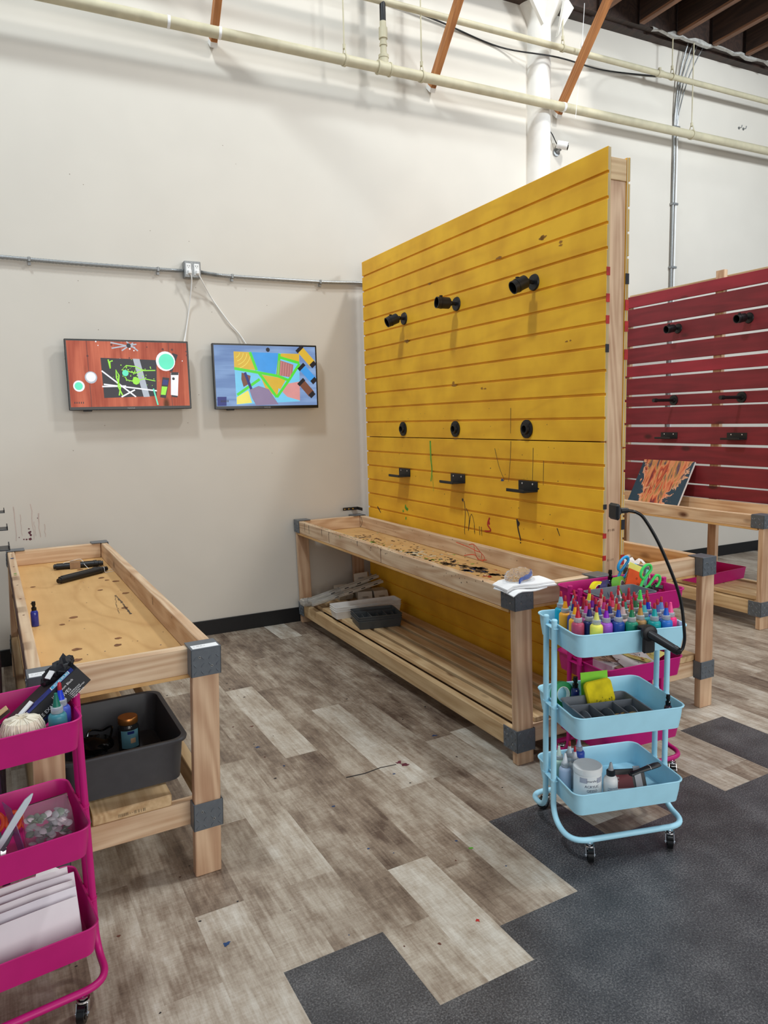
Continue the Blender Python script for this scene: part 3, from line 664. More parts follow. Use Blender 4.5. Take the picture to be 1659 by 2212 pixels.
obj('dried_paint', bm, [SP_BLU, SP_BRN, SP_GRN], fr)
bm = BM(); Pi = lambda u, v, e: Vector((.552-.0425-e, u, v))
for y, s in ((1.38, '|||'), (1.28, '|| -'), (.86, '|||-||||'), (.5, '||')):
    textbm(bm, s, .016, frame_M((.552-.0432-.041*.05, y, .740), (0, 0, -1), (0, -1, 0)), 0)
obj('lumber_stamp', bm, [INKB], br, norm=False)
# printed mark on the end of the wide shelf board
sl = [o for o in ltab.children if o.name.startswith('shelf_slat')][1]
bm = BM(); textbm(bm, '||||||||||| - - ||| || | |||', .011, frame_M((.2+.036-.041*.5, .0496, .252), (1, 0, 0), (0, 0, 1)), 0); obj('end_stamp', bm, [INK], sl, norm=False)

# ------------------------------------------------------------------ yellow slatted dividing wall
div = thing('slatted_divider', 'tall yellow stained slatted dividing wall', 'divider', (2.266, 2.387, 0), R(.6))
JZ, SP = 1.328, .1018
def slat_sheet(name, zb, n, x0, dirn, L, label=None):
    """one grooved sheet: backing plus n slats; dirn -1 faces left, +1 faces right"""
    bm = BM(); zt = zb+SP*n
    X = lambda a, b: sorted((x0+dirn*a, x0+dirn*b))
    a = X(0, .010); bx(bm, a[0], a[1], 0, L, zb+.003, zt-.003)
    for k in range(n):
        lo = zb+SP*k+(.0055 if k else .001); hi = zb+SP*(k+1)-(.0055 if k < n-1 else .001)
        a = X(.0098, .019); bx(bm, a[0], a[1], -.0015, L+.004, lo, hi, 0, .0015)
    bmesh.ops.recalc_face_normals(bm, faces=bm.faces)
    for f in bm.faces:
        if abs(f.normal.y) > .9: f.material_index = 1
    return obj(name, bm, [YEL, PLYEDGE], div)
DL = 2.365
up = slat_sheet('slat_panel', JZ, 12, .019, -1, DL); lo = slat_sheet('slat_panel', JZ-12*SP-.003, 12, .019, -1, DL)
slat_sheet('slat_panel', JZ-.03, 12, .019+.091, 1, DL); slat_sheet('slat_panel', JZ-12*SP-.033, 12, .019+.091, 1, DL)
for y in (.004, .6, 1.2, 1.8, DL-.04):
    bm = BM(); bx(bm, .0195, .1095, y, y+.037, .0385, 2.42, bev=.002); obj('stud', bm, FIRZ, div)
bm = BM(); bx(bm, .0195, .1095, .001, DL, 2.4205, 2.51, bev=.002); obj('top_plate', bm, PINEX, div)
bm = BM(); bx(bm, .0195, .1095, .003, DL, 0, .038, bev=.002); obj('bottom_plate', bm, FIR, div)
for z, mi in ((2.03, 0), (1.92, 0), (1.83, 0), (1.71, 1), (1.03, 1), (.90, 0), (.80, 0)):
    bm = BM(); bx(bm, -.0003, .0195, -.0035, -.0018, z, z+(.035 if z > 1.5 else .022)); obj('edge_paint_mark', bm, SP_BLK if mi else SP_RED, div)
for z, mi in ((2.0, 1), (1.89, 0), (1.8, 0), (1.68, 0), (.93, 1), (.77, 0)):
    bm = BM(); bx(bm, .1097, .1293, -.0035, -.0018, z, z+.045); obj('edge_paint_mark', bm, SP_BLK if mi else SP_RED, div)
bm = BM()
for z, s in ((.93, '||/ |- ||/||'), (.795, '|| -- | / |')): textbm(bm, s, .012, frame_M((.035, .0032, z), (1, 0, 0), (0, 0, 1)), 0)
obj('lumber_stamp', bm, [INKB], [o for o in div.children if o.name.startswith('stud')][0], norm=False)
# paint marks on the yellow face (u = distance from near end, v = height)
PY = lambda u, v, e: Vector((-.0001-e, u, v))
bm = BM(); rnd = random.Random(14)
def sp2(pts, w, mi): drip(bm, PY, [(p.x, p.y) for p in spline([(a, b, 0) for a, b in pts], 5)], w, mi, taper=.6)
for k in range(70): splat(bm, PY, rnd.uniform(.1, 2.2), rnd.uniform(.8, 1.5), rnd.uniform(.0015, .004), rnd, 0, 8)
sp2([(1.47, 1.31), (1.465, 1.2), (1.455, 1.13), (1.47, 1.06)], .016, 1); sp2([(1.45, 1.1), (1.44, 1.0)], .004, 1)
for a in ([(.66, 1.32), (.665, 1.22), (.68, 1.11)], [(.80, 1.28), (.76, 1.18), (.715, 1.115)], [(.48, 1.29), (.482, 1.2), (.485, 1.12)], [(.4, 1.23), (.402, 1.11)], [(.66, 1.49), (.662, 1.36)]): sp2(a, .0035, 0)
for u, v, r, mi in ((.735, 1.115, .011, 2), (.54, 1.10, .018, 2), (.52, 1.105, .014, 2), (.57, 1.10, .012, 2), (.44, 1.09, .006, 0)): splat(bm, PY, u, v, r, rnd, mi, 14, .6, 1.5)
sp2([(1.10, .97), (1.09, .90), (1.10, .80), (1.095, .775)], .006, 0); sp2([(1.08, .93), (1.05, .88), (1.06, .80), (1.03, .90), (1.0, .85), (1.0, .80)], .005, 0); splat(bm, PY, 1.115, .975, .012, rnd, 0)
sp2([(.85, .90), (.87, .86), (.84, .83), (.9, .82)], .012, 3); splat(bm, PY, .86, .87, .015, rnd, 3, 12, .5)
splat(bm, PY, .6, .90, .020, rnd, 0, 12, .5, .8); sp2([(.61, .92), (.6, .87), (.585, .83), (.58, .81)], .012, 0); splat(bm, PY, .58, .80, .006, rnd, 0)
sp2([(.3, .91), (.28, .875)], .006, 0); sp2([(2.22, .83), (2.17, .79)], .012, 0)
for k in range(7): splat(bm, PY, 1.80+rnd.gauss(0, .02), .85+rnd.gauss(0, .02), .014, rnd, 1, 12, .6)
for u in (1.0, .95, .93): sp2([(u, .84), (u-.005, .79)], .005, 0)
obj('dried_paint', bm, [SP_BLK, SP_GRN, SP_BLU, SP_RED], lo)
bm = BM()
for u, v, r in ((.75, 2.255, .022), (.30, 2.22, .02), (1.45, 2.24, .018), (.22, 1.78, .012), (1.2, 1.64, .025), (1.75, 1.94, .03), (.9, 1.6, .02), (.4, 2.27, .025)):
    for k in range(2): splat(bm, PY, u+rnd.gauss(0, .01), v+rnd.gauss(0, .004), r*rnd.uniform(.25, .5), rnd, 0, 14, .5, 3.0 if k else 1.6)
obj('grain_scar', bm, [wood('grain_scar', (176, 120, 26), (120, 74, 18), 'Y', knots=False)], up)

# black fittings on the yellow face: cup holders, flanges, ledges
def cup_holder(loc, rz, d, label, grp, s=1.0):
    t = thing('wall_holder', label, 'holder', loc, rz, grp); d = Vector(d).normalized()
    bm = BM(); cyl(bm, (0, 0, 0), (-.008, 0, 0), .040, .036, 28); obj('flange', bm, BLK, t)
    bm = BM(); tube(bm, spline([(-.006, 0, 0), (-.03, 0, .002), (-.05, 0, .002)], 4), .010, 10); bmesh.ops.create_uvsphere(bm, u_segments=12, v_segments=8, radius=.014, matrix=Matrix.Translation((-.038, 0, .002))); obj('joint', bm, BLKP, t)
    c = Vector((-.05, 0, .002))
    q = Vector((0, 0, 1)).rotation_difference(d).to_matrix().to_4x4()
    bm = BM(); lathe(bm, [(.029, 0), (.0315, .003), (.0315, .078), (.027, .078), (.027, .01), (.001, .01)], 26, M=q, o=c, cap1=True)
    obj('cup', bm, BLKP, t)
    bm = BM(); ring(bm, c+d*.05, d, .0318, .0332, .010, 26); obx(bm, c+d*.05+Vector((0, 0, .036)), .014, .012, .008, mi=0); obj('clamp_band', bm, BLK, t)
YFX = lambda Y: 2.2655-.0105*(Y-2.387)
for Y, d, lb in ((2.862, (-.85, .1, -.40), 'black cup holder on the yellow wall, nearest of the upper row of three'), (3.542, (-.95, .1, .02), 'black cup holder in the middle of the yellow wall upper row'), (4.155, (-.85, .1, -.36), 'black cup holder on the yellow wall, farthest of the upper row of three')):
    cup_holder((YFX(Y), Y, 2.083), R(.6), d, lb, 'cup holders on the yellow wall')
for Y, lb in ((2.915, 'nearest'), (3.568, 'middle'), (4.197, 'farthest')):
    t = thing('pipe_flange', lb+' round black flange in the row of three on the yellow wall', 'flange', (YFX(Y), Y, 1.383), R(.6), 'flanges on the yellow wall')
    bm = BM(); M = Matrix.Rotation(R(-90), 4, 'Y')
    lathe(bm, [(.046, 0), (.046, .006), (.028, .009), (.026, .020), (.018, .021), (.016, .004), (.001, .004)], 30, M=M); fp = obj('flange_plate', bm, BLK, t)
    for a in (45, 135, 225, 315):
        bm = BM(); y, z = .037*math.cos(R(a)), .037*math.sin(R(a)); cyl(bm, (-.005, y, z), (-.009, y, z), .005, seg=10); obj('screw', bm, BLKG, fp)
def ledge(loc, rz, label, grp, l=.15):
    t = thing('wall_ledge', label, 'shelf', loc, rz, grp); h = l/2
    bm = BM(); bx(bm, -.004, 0, -h, h, -.024, .026, bev=.001); bp_ = obj('back_plate', bm, BLK, t)
    bm = BM(); bx(bm, -.085, 0, -h+.004, h-.004, -.026, -.022, bev=.001); bx(bm, -.085, -.081, -h+.004, h-.004, -.026, -.010, bev=.001); obj('tray_lip', bm, BLKP, t)
    for y in (-h*.55, h*.55):
        bm = BM(); cyl(bm, (-.004, y, .012), (-.0065, y, .012), .0048, seg=10); obj('screw', bm, CHROME, bp_)
for Y, lb in ((2.905, 'nearest'), (3.548, 'middle'), (4.19, 'farthest')): ledge((YFX(Y), Y, 1.098), R(.6), lb+' black metal ledge in the bottom row on the yellow wall', 'ledges on the yellow wall')
# flat corner brace screwed to the wall by the bench end
t = thing('corner_brace', 'small black perforated corner brace in the wall corner above the bench', 'bracket', (2.17, 4.83, .80))
bm = BM(); bx(bm, -.10, .02, .0, .005, -.011, .011, bev=.001); bx(bm, .015, .02, -.08, .005, -.011, .011, bev=.001); ap_ = obj('angle_plate', bm, BLK, t)
for x in (-.088, -.055, -.022):
    bm = BM(); cyl(bm, (x, 0, 0), (x, -.002, 0), .005, seg=10); obj('screw', bm, CHROME, ap_)
bm = BM(); bx(bm, -.02, .02, .005, .05, -.004, .004); obj('back_stop', bm, BLK, t)

# ------------------------------------------------------------------ red slatted wall
red = thing('slatted_divider', 'red stained board wall with gaps, behind the painting at far right', 'divider', (4.849, 2.6, 0), R(.6))
kz = .9236
for i, (a, b) in enumerate(((2.547, 2.648), (2.374, 2.531), (2.192, 2.355), (2.028, 2.172), (1.907, 2.005), (1.738, 1.889), (1.627, 1.72), (1.459, 1.613), (1.289, 1.434), (1.117, 1.268), (.944, 1.10), (.825, .93))):
    bm = BM(); bx(bm, 0, .019, -.3, 2.25, a*kz, b*kz, bev=.003)
    obj('board', bm, REDL if i in (0, 4) else REDW, red)
for y in (-.28, 1.27, 2.2):
    bm = BM(); bx(bm, .0195, .057, y, y+.075, 0, 2.51 if y == 1.27 else 2.44, bev=.002); obj('post', bm, FIRZ, red)
bm = BM(); bx(bm, .0575, .095, -.3, 2.25, 2.37, 2.47, bev=.002); obj('top_rail', bm, PINE, red)
bm = BM(); bx(bm, .0575, .095, -.3, 2.25, 0, .09, bev=.002); obj('bottom_rail', bm, PINE, red)
RX = lambda Y: 4.849-.0105*(Y-2.6)-.0005
for Y, lb in ((4.27, 'farther'), (3.634, 'nearer')): cup_holder((RX(Y), Y, 2.118), R(.6), (-.93, .1, -.16), lb+' of two black cup holders on the red boards', 'cup holders on the red boards')
for Y, lb in ((4.293, 'farther'), (3.67, 'nearer')):
    t = thing('wall_peg', lb+' of two black pipe pegs on round flanges on the red boards', 'peg', (RX(Y), Y, 1.545), R(.6), 'pipe pegs on the red boards')
    bm = BM(); cyl(bm, (0, 0, 0), (-.008, 0, 0), .042, .040, 28); cyl(bm, (-.008, 0, 0), (-.022, 0, 0), .022, .018, 18); obj('flange', bm, BLK, t)
    bm = BM(); cyl(bm, (-.02, 0, 0), (-.21, 0, .0), .0125, seg=14); obj('peg_rod', bm, BLK, t)
    bm = BM(); cyl(bm, (-.20, 0, 0), (-.235, 0, 0), .017, .015, 14); obj('end_cap', bm, BLKP, t)
for Y, lb in ((4.331, 'farther'), (3.697, 'nearer')): ledge((RX(Y), Y, 1.255), R(.6), lb+' of two black metal ledges on the red boards', 'ledges on the red boards', .17)

# ------------------------------------------------------------------ purple wall at the far left
pd = thing('slatted_divider', 'purple paint-streaked board wall at the left edge of the picture', 'divider', (-.205, 4.55, 0), R(-178.2))
for k in range(12):
    bm = BM(); bx(bm, .0, .019, .0, 2.3, .12+.1*k, .21+.1*k, bev=.002); obj('board', bm, PURPW, pd)
for y in (.02, 1.1, 2.26):
    bm = BM(); bx(bm, .0195, .1, y, y+.038, 0, 1.33, bev=.002); obj('post', bm, FIRZ, pd)
bm = BM(); rnd = random.Random(44); PPP = lambda u, v, e: Vector((-.0002-e, u, v))
for k in range(60):
    u, v = rnd.uniform(.1, 2.25), rnd.uniform(.2, .78); drip(bm, PPP, [(u, v+.1*rnd.random()), (u+.003, v), (u, v-.08)], rnd.uniform(.006, .02), rnd.choice([0, 0, 1, 2]))
obj('dried_paint', bm, [SP_RED, SP_BLU, SP_PUR], pd)
for (x, y), lb in (((-.093, 3.70), 'farthest'), ((-.071, 3.06), 'middle'), ((-.058, 2.55), 'nearest')):
    ledge((x-.087, y, 1.098), R(-178.2), lb+' of three black ledges jutting in at the left edge', 'ledges on the purple wall', .10)

# ------------------------------------------------------------------ rolling carts
def cart(label, loc, rz, mt):
    t = thing('rolling_cart', label, 'cart', loc, rz, 'three tier rolling carts')
    hx, hy, yc = .197, .153, -.012
    for zr in (.76, .485, .226):
        bm = BM(); d = .077; sh = Vector((0, yc, 0))
        prof = [(-.009, -d, .026), (-.003, -d*.5, .03), (0, -.004, .032), (.0045, -.004, .034), (.0050, -.0005, .034), (.0035, .0012, .033), (0, 0, .032), (-.0015, -.003, .031), (-.0045, -d*.5, .028), (-.0105, -d+.0025, .024)]
        loft(bm, [[p+sh for p in rrect(hx+a, hy+a, r, zr+b, 7)] for a, b, r in prof], 0, True, True)
        for s in (-1, 1):   # strap from the tray to the post pair
            bx(bm, s*(hx+.012)-.009, s*(hx+.012)+.009, -.042, .042, zr-.016, zr-.011, 0, .002)
        obj('tray', bm, mt, t)
    for s in (1, -1):
        bm = BM(); x = hx+.0145; y0 = .031*s
        pts = [(-x, y0, .772), (-x, y0, .075), (-x, y0+s*.133, .066), (x, y0+s*.133, .066), (x, y0, .075), (x, y0, .772)]
        P = smooth_path([pts[0], pts[1], (-x, y0+s*.133, .066), (x, y0+s*.133, .066), pts[4], pts[5]], .07, 9)
        tube(bm, P, .0095, 14)
        for xx in (-x, x):
            lathe(bm, [(.0102, 0), (.0102, .004), (.008, .007), (.002, .008)], 12, o=(xx, y0, .771))
            for zz in (.475, .215): lathe(bm, [(.0108, -.003), (.0108, .003)], 14, o=(xx, y0, zz))
        obj('tube_frame', bm, mt, t)
    for sx in (-1, 1):
        for sy in (-1, 1):
            c = Vector((sx*.147, sy*.164, 0)); rot = {(-1, -1): 70, (1, -1): 62, (-1, 1): 20, (1, 1): 80}[(sx, sy)]
            M = Matrix.Rotation(R(rot), 3, 'Z'); V = lambda x, y, z: c+M @ Vector((x, y, z))
            bm = BM(); cyl(bm, V(-.0145, -.009, .0225), V(-.0145, .009, .0225), .0225, seg=26); cyl(bm, V(-.0145, -.0105, .0225), V(-.0145, .0105, .0225), .014, .014, 20, 0)
            wb = bm
            bm = BM(); cyl(bm, c+Vector((0, 0, .046)), c+Vector((0, 0, .060)), .006, seg=10); cyl(bm, c+Vector((0, 0, .0465)), c+Vector((0, 0, .051)), .0165, .0155, 20); cyl(bm, c+Vector((0, 0, .0535)), c+Vector((0, 0, .0575)), .0125, .0125, 8)
            for y in (-.0125, .0125):
                a = [V(.012, y, .047), V(-.012, y, .047), V(-.022, y, .020), V(-.014, y, .014), V(-.008, y, .020)]
                o2 = M @ Vector((0, .0016 if y > 0 else -.0016, 0)); loft(bm, [a, [p+o2 for p in a]], 0, True, True, False)
            cyl(bm, V(-.0145, -.0165, .0225), V(-.0145, .0165, .0225), .0035, seg=8)
            cf_ = obj('caster_fork', bm, CHROME, t); obj('caster_wheel', wb, BLKG, cf_)
    return t
BC, BR = (1.742, 1.805), R(-14.2)
PC2, PR2 = (2.105, 2.128), R(-3.5)
PC1, PR1 = (-.142, 1.93), R(8)
blue = cart('pale blue three-tier rolling cart filled with paint bottles', BC+(0,), BR, BLUEM)
pinkb = cart('magenta rolling cart standing behind the pale blue one', PC2+(0,), PR2, PINKM)
pinkf = cart('magenta rolling cart at the left edge holding a glove box', PC1+(0,), PR1, PINKM)
def at(c, r, x, y, z=0): return (c[0]+x*math.cos(r)-y*math.sin(r), c[1]+x*math.sin(r)+y*math.cos(r), z)
ZT, ZM, ZL = .76-.077+.0028, .485-.077+.0028, .226-.077+.0028

# squeeze bottles: one master, then copies with their own colours
COLL = pm('frosted_collar', (224, 230, 234), .3, .03, trans=.6)
REDCAP = pm('red_tip_cap', (176, 30, 48), .45, .08)
def bottle_body(bm, r=.0208, h=.090, sh=.011):
    lathe(bm, [(r*.9, 0), (r, .003), (r, h-sh), (r*.97, h-sh*.55), (r*.82, h-sh*.15), (r*.62, h), (r*.6, h+.004)], 20)
def squeeze_bottle(label, loc, body, noz, cap=True, grp='paint squeeze bottles', src=[]):
    if not src:
        t = thing('squeeze_bottle', label, 'bottle', loc, 0, grp)
        bm = BM(); bottle_body(bm); obj('bottle_body', bm, WHITE, t)
        bm = BM(); lathe(bm, [(.0130, .0905), (.0138, .092), (.0138, .0965), (.0131, .097), (.0131, .0985), (.0138, .099), (.0138, .1045), (.0118, .106)], 20); obj('screw_collar', bm, COLL, t)
        bm = BM(); lathe(bm, [(.0095, .106), (.0086, .110), (.0044, .132), (.0038, .138), (.002, .139)], 14); obj('nozzle', bm, WHITE, t)
        bm = BM(); lathe(bm, [(.0048, .129), (.0050, .133), (.0042, .1465), (.0028, .1485)], 12); obj('tip_cap', bm, REDCAP, t)
        src.append(t)
    else:
        t = copy_tree(src[0]); t.location = loc; tag(t, label, 'bottle', grp)
    for ch in list(t.children):
        n = ch.name.split('.')[0]
        if n == 'tip_cap' and not cap: bpy.data.objects.remove(ch); continue
        c = {'bottle_body': body, 'nozzle': noz}.get(n)
        if c: ch.material_slots[0].link = 'OBJECT'; ch.material_slots[0].material = c
    return t
_pc = {}
def pc(c, g=.38):
    if c not in _pc: _pc[c] = pm('bottle_colour', c, g, .05, 25)
    return _pc[c]
POS = [(-0.1203, 0.1122), (-0.1348, 0.0498), (-0.0679, 0.1158), (-0.0937, 0.058), (-0.1244, 0.0089), (-0.1387, -0.0306), (-0.0829, 0.0159), (-0.1497, -0.0711), (-0.0969, -0.0272), (-0.0046, 0.1235), (-0.1078, -0.0678), (-0.0438, 0.031), (-0.1044, -0.1096), (-0.0562, -0.0165), (-0.0672, -0.0571), (0.0285, 0.0976), (-0.0026, 0.0468), (-0.0171, -0.0014), (-0.0255, -0.0523), (-0.0638, -0.0989), (0.0396, 0.0513), (0.0224, 0.013), (-0.0219, -0.1015), (0.0114, -0.0323), (0.1121, 0.1278), (0.079, 0.074), (0.0102, -0.0744), (0.0683, 0.0206), (0.051, -0.0177), (0.0176, -0.1158), (0.1263, 0.0831), (0.0495, -0.0597), (0.1118, 0.0253), (0.0939, -0.0127), (0.168, 0.078), (0.0572, -0.1019), (0.0889, -0.0743), (0.1449, -0.0006), (0.1204, -0.0453), (0.168, 0.036), (0.0928, -0.1272), (0.1291, -0.0864), (0.1615, -0.0596), (0.1348, -0.128), (0.168, -0.1023)]
BOT = [('bright cyan', (0, 168, 200), (150, 200, 215)), ('orange-yellow', (255, 172, 44), (255, 168, 20)), ('pale teal', (96, 176, 186), (120, 178, 190)), ('dusky purple', (128, 66, 160), (108, 36, 150)), ('navy', (34, 56, 140), (30, 30, 120)),
 ('amber', (252, 180, 40), (252, 178, 20)), ('dark crimson', (140, 30, 60), (150, 24, 48)), ('raspberry', (178, 66, 98), (196, 20, 50)), ('orchid pink', (196, 96, 170), (204, 80, 170)), ('lemon', (236, 222, 60), (240, 226, 50)),
 ('ink blue', (22, 40, 100), (20, 30, 110)), ('violet', (130, 40, 160), (120, 20, 150)), ('pale yellow', (236, 230, 96), (226, 222, 110)), ('plum', (70, 34, 80), (50, 20, 70)), ('cobalt', (36, 90, 170), (20, 80, 180)),
 ('pale mint', (196, 220, 196), (160, 220, 150)), ('salmon pink', (236, 130, 150), (240, 150, 160)), ('magenta', (214, 60, 130), (210, 60, 140)), ('midnight blue', (24, 44, 120), (26, 40, 130)), ('lilac purple', (160, 84, 196), (140, 20, 190)),
 ('hot pink', (240, 60, 130), (244, 50, 120)), ('rose', (226, 90, 120), (236, 70, 110)), ('ultramarine', (30, 70, 150), (20, 70, 170)), ('ochre', (190, 140, 56), (200, 150, 60)), ('white', (240, 240, 240), (244, 244, 244)),
 ('white grey-nozzled', (232, 232, 234), (110, 112, 118)), ('pale pink', (226, 184, 178), (224, 190, 186)), ('forest green', (30, 90, 70), (30, 100, 76)), ('sea green', (40, 130, 110), (60, 150, 130)), ('emerald', (24, 134, 104), (10, 120, 74)),
 ('crimson', (200, 40, 66), (178, 16, 44)), ('mustard', (176, 128, 44), (190, 140, 50)), ('olive', (92, 110, 70), (96, 110, 80)), ('dark green', (40, 96, 70), (50, 110, 70)), ('neon green', (60, 220, 90), (70, 230, 90)),
 ('tan gold', (164, 126, 76), (188, 140, 56)), ('aqua', (70, 180, 190), (80, 190, 200)), ('moss green', (80, 130, 84), (90, 140, 90)), ('royal blue', (60, 90, 190), (16, 40, 190)), ('black-green', (24, 52, 56), (10, 50, 60)),
 ('turquoise', (0, 150, 152), (0, 166, 170)), ('slate blue', (80, 90, 150), (80, 90, 160)), ('steel blue', (90, 130, 190), (110, 150, 210)), ('azure', (36, 106, 190), (20, 90, 200)), ('neon pink', (240, 40, 120), (255, 80, 150))]
rows = ['front', 'second', 'third', 'fourth', 'back']
for i, ((x, y), (nm, body, noz)) in enumerate(zip(POS, BOT)):
    rk = min(4, int((.0-y+.128+.0)/.0001*0+(y+.13)/.052))
    cap = i not in (34, 44)
    lb = '%s squeeze bottle %s, in the %s row of the blue cart' % (nm, 'with red tip' if cap else 'with no cap', rows[rk])
    squeeze_bottle(lb, at(BC, BR, x, y-.004, ZT), pc(body), pc(noz), cap)

# phone clamp with gooseneck
t = thing('gooseneck_clamp', 'black gooseneck phone holder clamped to the front rim of the blue cart', 'clamp', at(BC, BR, .040, -.1742, .70), BR)
bm = BM(); lathe(bm, [(.026, 0), (.026, .012), (.022, .015), (.006, .016)], 24, M=Matrix.Rotation(R(90), 4, 'X'), o=(0, -.004, .054)); bx(bm, -.022, .022, -.016, -.002, -.012, .054, bev=.006); bx(bm, -.022, .022, .018, .026, .02, .066, bev=.003); bx(bm, -.022, .022, -.008, .026, .0625, .072, bev=.003); obj('jaw', bm, BLKP, t)
bm = BM(); a = Vector((0, -.016, .052)); b = Vector((.032, -.118, .024)); cyl(bm, a, a+(b-a)*.9, .014, .0125, 20); obj('handle', bm, BLKP, t)
bm = BM(); cyl(bm, a+(b-a)*.88, b, .0135, .012, 16); cyl(bm, b, b+(b-a).normalized()*.008, .009, .006, 14); obj('tension_knob', bm, BLKP, t)
bm = BM(); N = lambda x, y, z: b+Vector((x, y, z)); tube(bm, spline([N(0, -.004, 0), N(.013, -.004, .015), N(.017, -.002, .06), N(.004, .01, .175), N(-.052, .02, .315), N(-.104, .026, .405), N(-.135, .026, .432), N(-.172, .026, .440)], 10), .0048, 12); obj('gooseneck', bm, BLKG, t)
bm = BM(); cyl(bm, N(-.165, .026, .440), N(-.192, .022, .441), .0075, .009, 12); g = N(-.208, .02, .44); bx(bm, g.x-.010, g.x+.004, g.y-.026, g.y+.026, g.z-.024, g.z+.024, bev=.006); bx(bm, g.x, g.x+.018, g.y-.008, g.y+.008, g.z-.011, g.z+.011, bev=.004); obj('phone_grip', bm, BLKP, t)

# middle tray of the blue cart
GREYT = pm('grey_tray_plastic', (112, 118, 126), .45, .05)
DGREY = pm('dark_grey_plastic', (72, 76, 78), .5, .05)
def cutlery_tray(name, label, loc, rz, lx, ly, h, mt, grp=None, simple=False):
    t = thing(name, label, 'tray', loc, rz, grp)
    bm = BM(); X, Y = lx/2, ly/2
    loft(bm, [rrect(X-.012, Y-.012, .012, 0, 4), rrect(X-.003, Y-.003, .014, h-.003, 4), rrect(X, Y, .016, h-.003, 4), rrect(X, Y, .016, h, 4), rrect(X-.005, Y-.005, .013, h, 4), rrect(X-.013, Y-.013, .011, .004, 4)], 0, True, True)
    obj('shell', bm, mt, t)
    if not simple:
        bm = BM(); bx(bm, -X+.008, X-.008, Y*.32-.002, Y*.32+.002, .003, h-.004, bev=.001)
        for x in (-X*.35, X*.35): bx(bm, x-.002, x+.002, -Y+.008, Y*.32, .003, h-.006, bev=.001)
        for x in (-X*.68, 0, X*.68):
            v = [Vector((x-.0015, -Y+.008, .003)), Vector((x-.0015, Y*.32, .003))]+[Vector((x-.0015, Y*.32-(Y*.32+Y-.008)*k/8, .003+(h-.008)*math.sin(math.pi*(.08+.84*k/8))**.7)) for k in range(9)]
            loft(bm, [v, [p+Vector((.003, 0, 0)) for p in v]], 0, True, True, False)
        obj('divider_fins', bm, mt, t)
    return t
cutlery_tray('cutlery_tray', 'grey divided tray in the middle shelf of the blue cart', at(BC, BR, -.028, -.045, ZM), BR, .25, .195, .058, GREYT)
t = thing('scrub_sponge', 'yellow scrubbing sponge leaning upright in the grey divided tray', 'sponge', at(BC, BR, .002, .030, ZM+.022), (R(-20), R(-5), BR+R(4)))
bm = BM(); 
def rr_v(hx, hz, r, y, cz): return [Vector((p.x, y, p.y+cz)) for p in rrect(hx, hz, r, 0, 6)]
loft(bm, [rr_v(.050, .040, .016, -.009, .045), rr_v(.054, .044, .018, -.004, .045), rr_v(.054, .044, .018, .004, .045), rr_v(.051, .041, .016, .009, .045)])
obj('sponge_body', bm, pm('yellow_sponge', (222, 202, 26), .95, .22, 22, bump=.6), t)
bm = BM(); P = lambda u, v, e: Vector((u, -.0092-e, v)); rnd = random.Random(5)
for k in range(26): splat(bm, P, rnd.uniform(-.042, .042), .008+abs(rnd.gauss(0, .007)), rnd.uniform(.002, .006), rnd, 0, 9, .6, .6)
obj('paint_smudge', bm, [pm('olive_smudge', (120, 124, 30), .9)], t)
bm = BM(); obx(bm, (0, 0, .055), .105, .002, .11); tag(obj('note_card', bm, pm('lime_card', (140, 214, 60), .8, .04), loc=at(BC, BR, .000, .075, ZM+.016), rot=(R(-8), 0, BR)), 'lime green card standing behind the yellow sponge', 'card')
def tape_roll(label, loc, rot, ro, ri, w, c, core=(232, 226, 214), grp=None):
    t = thing('tape_roll', label, 'tape', loc, rot, grp)
    bm = BM(); ring(bm, (0, 0, 0), (0, 0, 1), ri+.002, ro, w, 32); obj('tape_winding', bm, pm('tape_colour', c, .4, .05), t)
    bm = BM(); ring(bm, (0, 0, 0), (0, 0, 1), ri, ri+.0018, w*1.01, 32); obj('core', bm, pm('tape_core', core, .7, .03), t)
tape_roll('green tape roll with white core standing in the blue cart middle tray', at(BC, BR, -.115, .105, ZM+.047), (R(78), 0, BR+R(12)), .046, .026, .018, (24, 130, 72))
def spray_bottle(label, loc, c, h=.095, r=.014, grp='mini spray bottles'):
    t = thing('spray_bottle', label, 'bottle', loc, 0, grp)
    bm = BM(); lathe(bm, [(r*.9, 0), (r, .003), (r, h*.55), (r*.8, h*.62), (r*.5, h*.65)], 18); obj('bottle_body', bm, pm('tinted_bottle', c, .15, .05, coat=.5), t)
    bm = BM(); lathe(bm, [(r*.62, h*.64), (r*.66, h*.66), (r*.66, h*.76), (r*.4, h*.78), (r*.4, h*.84), (r*.52, h*.85), (r*.5, h), (r*.3, h*1.01)], 16); cyl(bm, (0, 0, h*.92), (-r*.7, 0, h*.92), r*.16, seg=8); obj('spray_head', bm, BLKG, t)
spray_bottle('small dark blue spray bottle beside the green tape in the blue cart', at(BC, BR, -.068, .096, ZM), (26, 34, 96), .11, .016)
spray_bottle('black-topped spray bottle in the right corner of the blue cart middle tray', at(BC, BR, .162, -.115, ZM), (60, 30, 50), .098, .013)
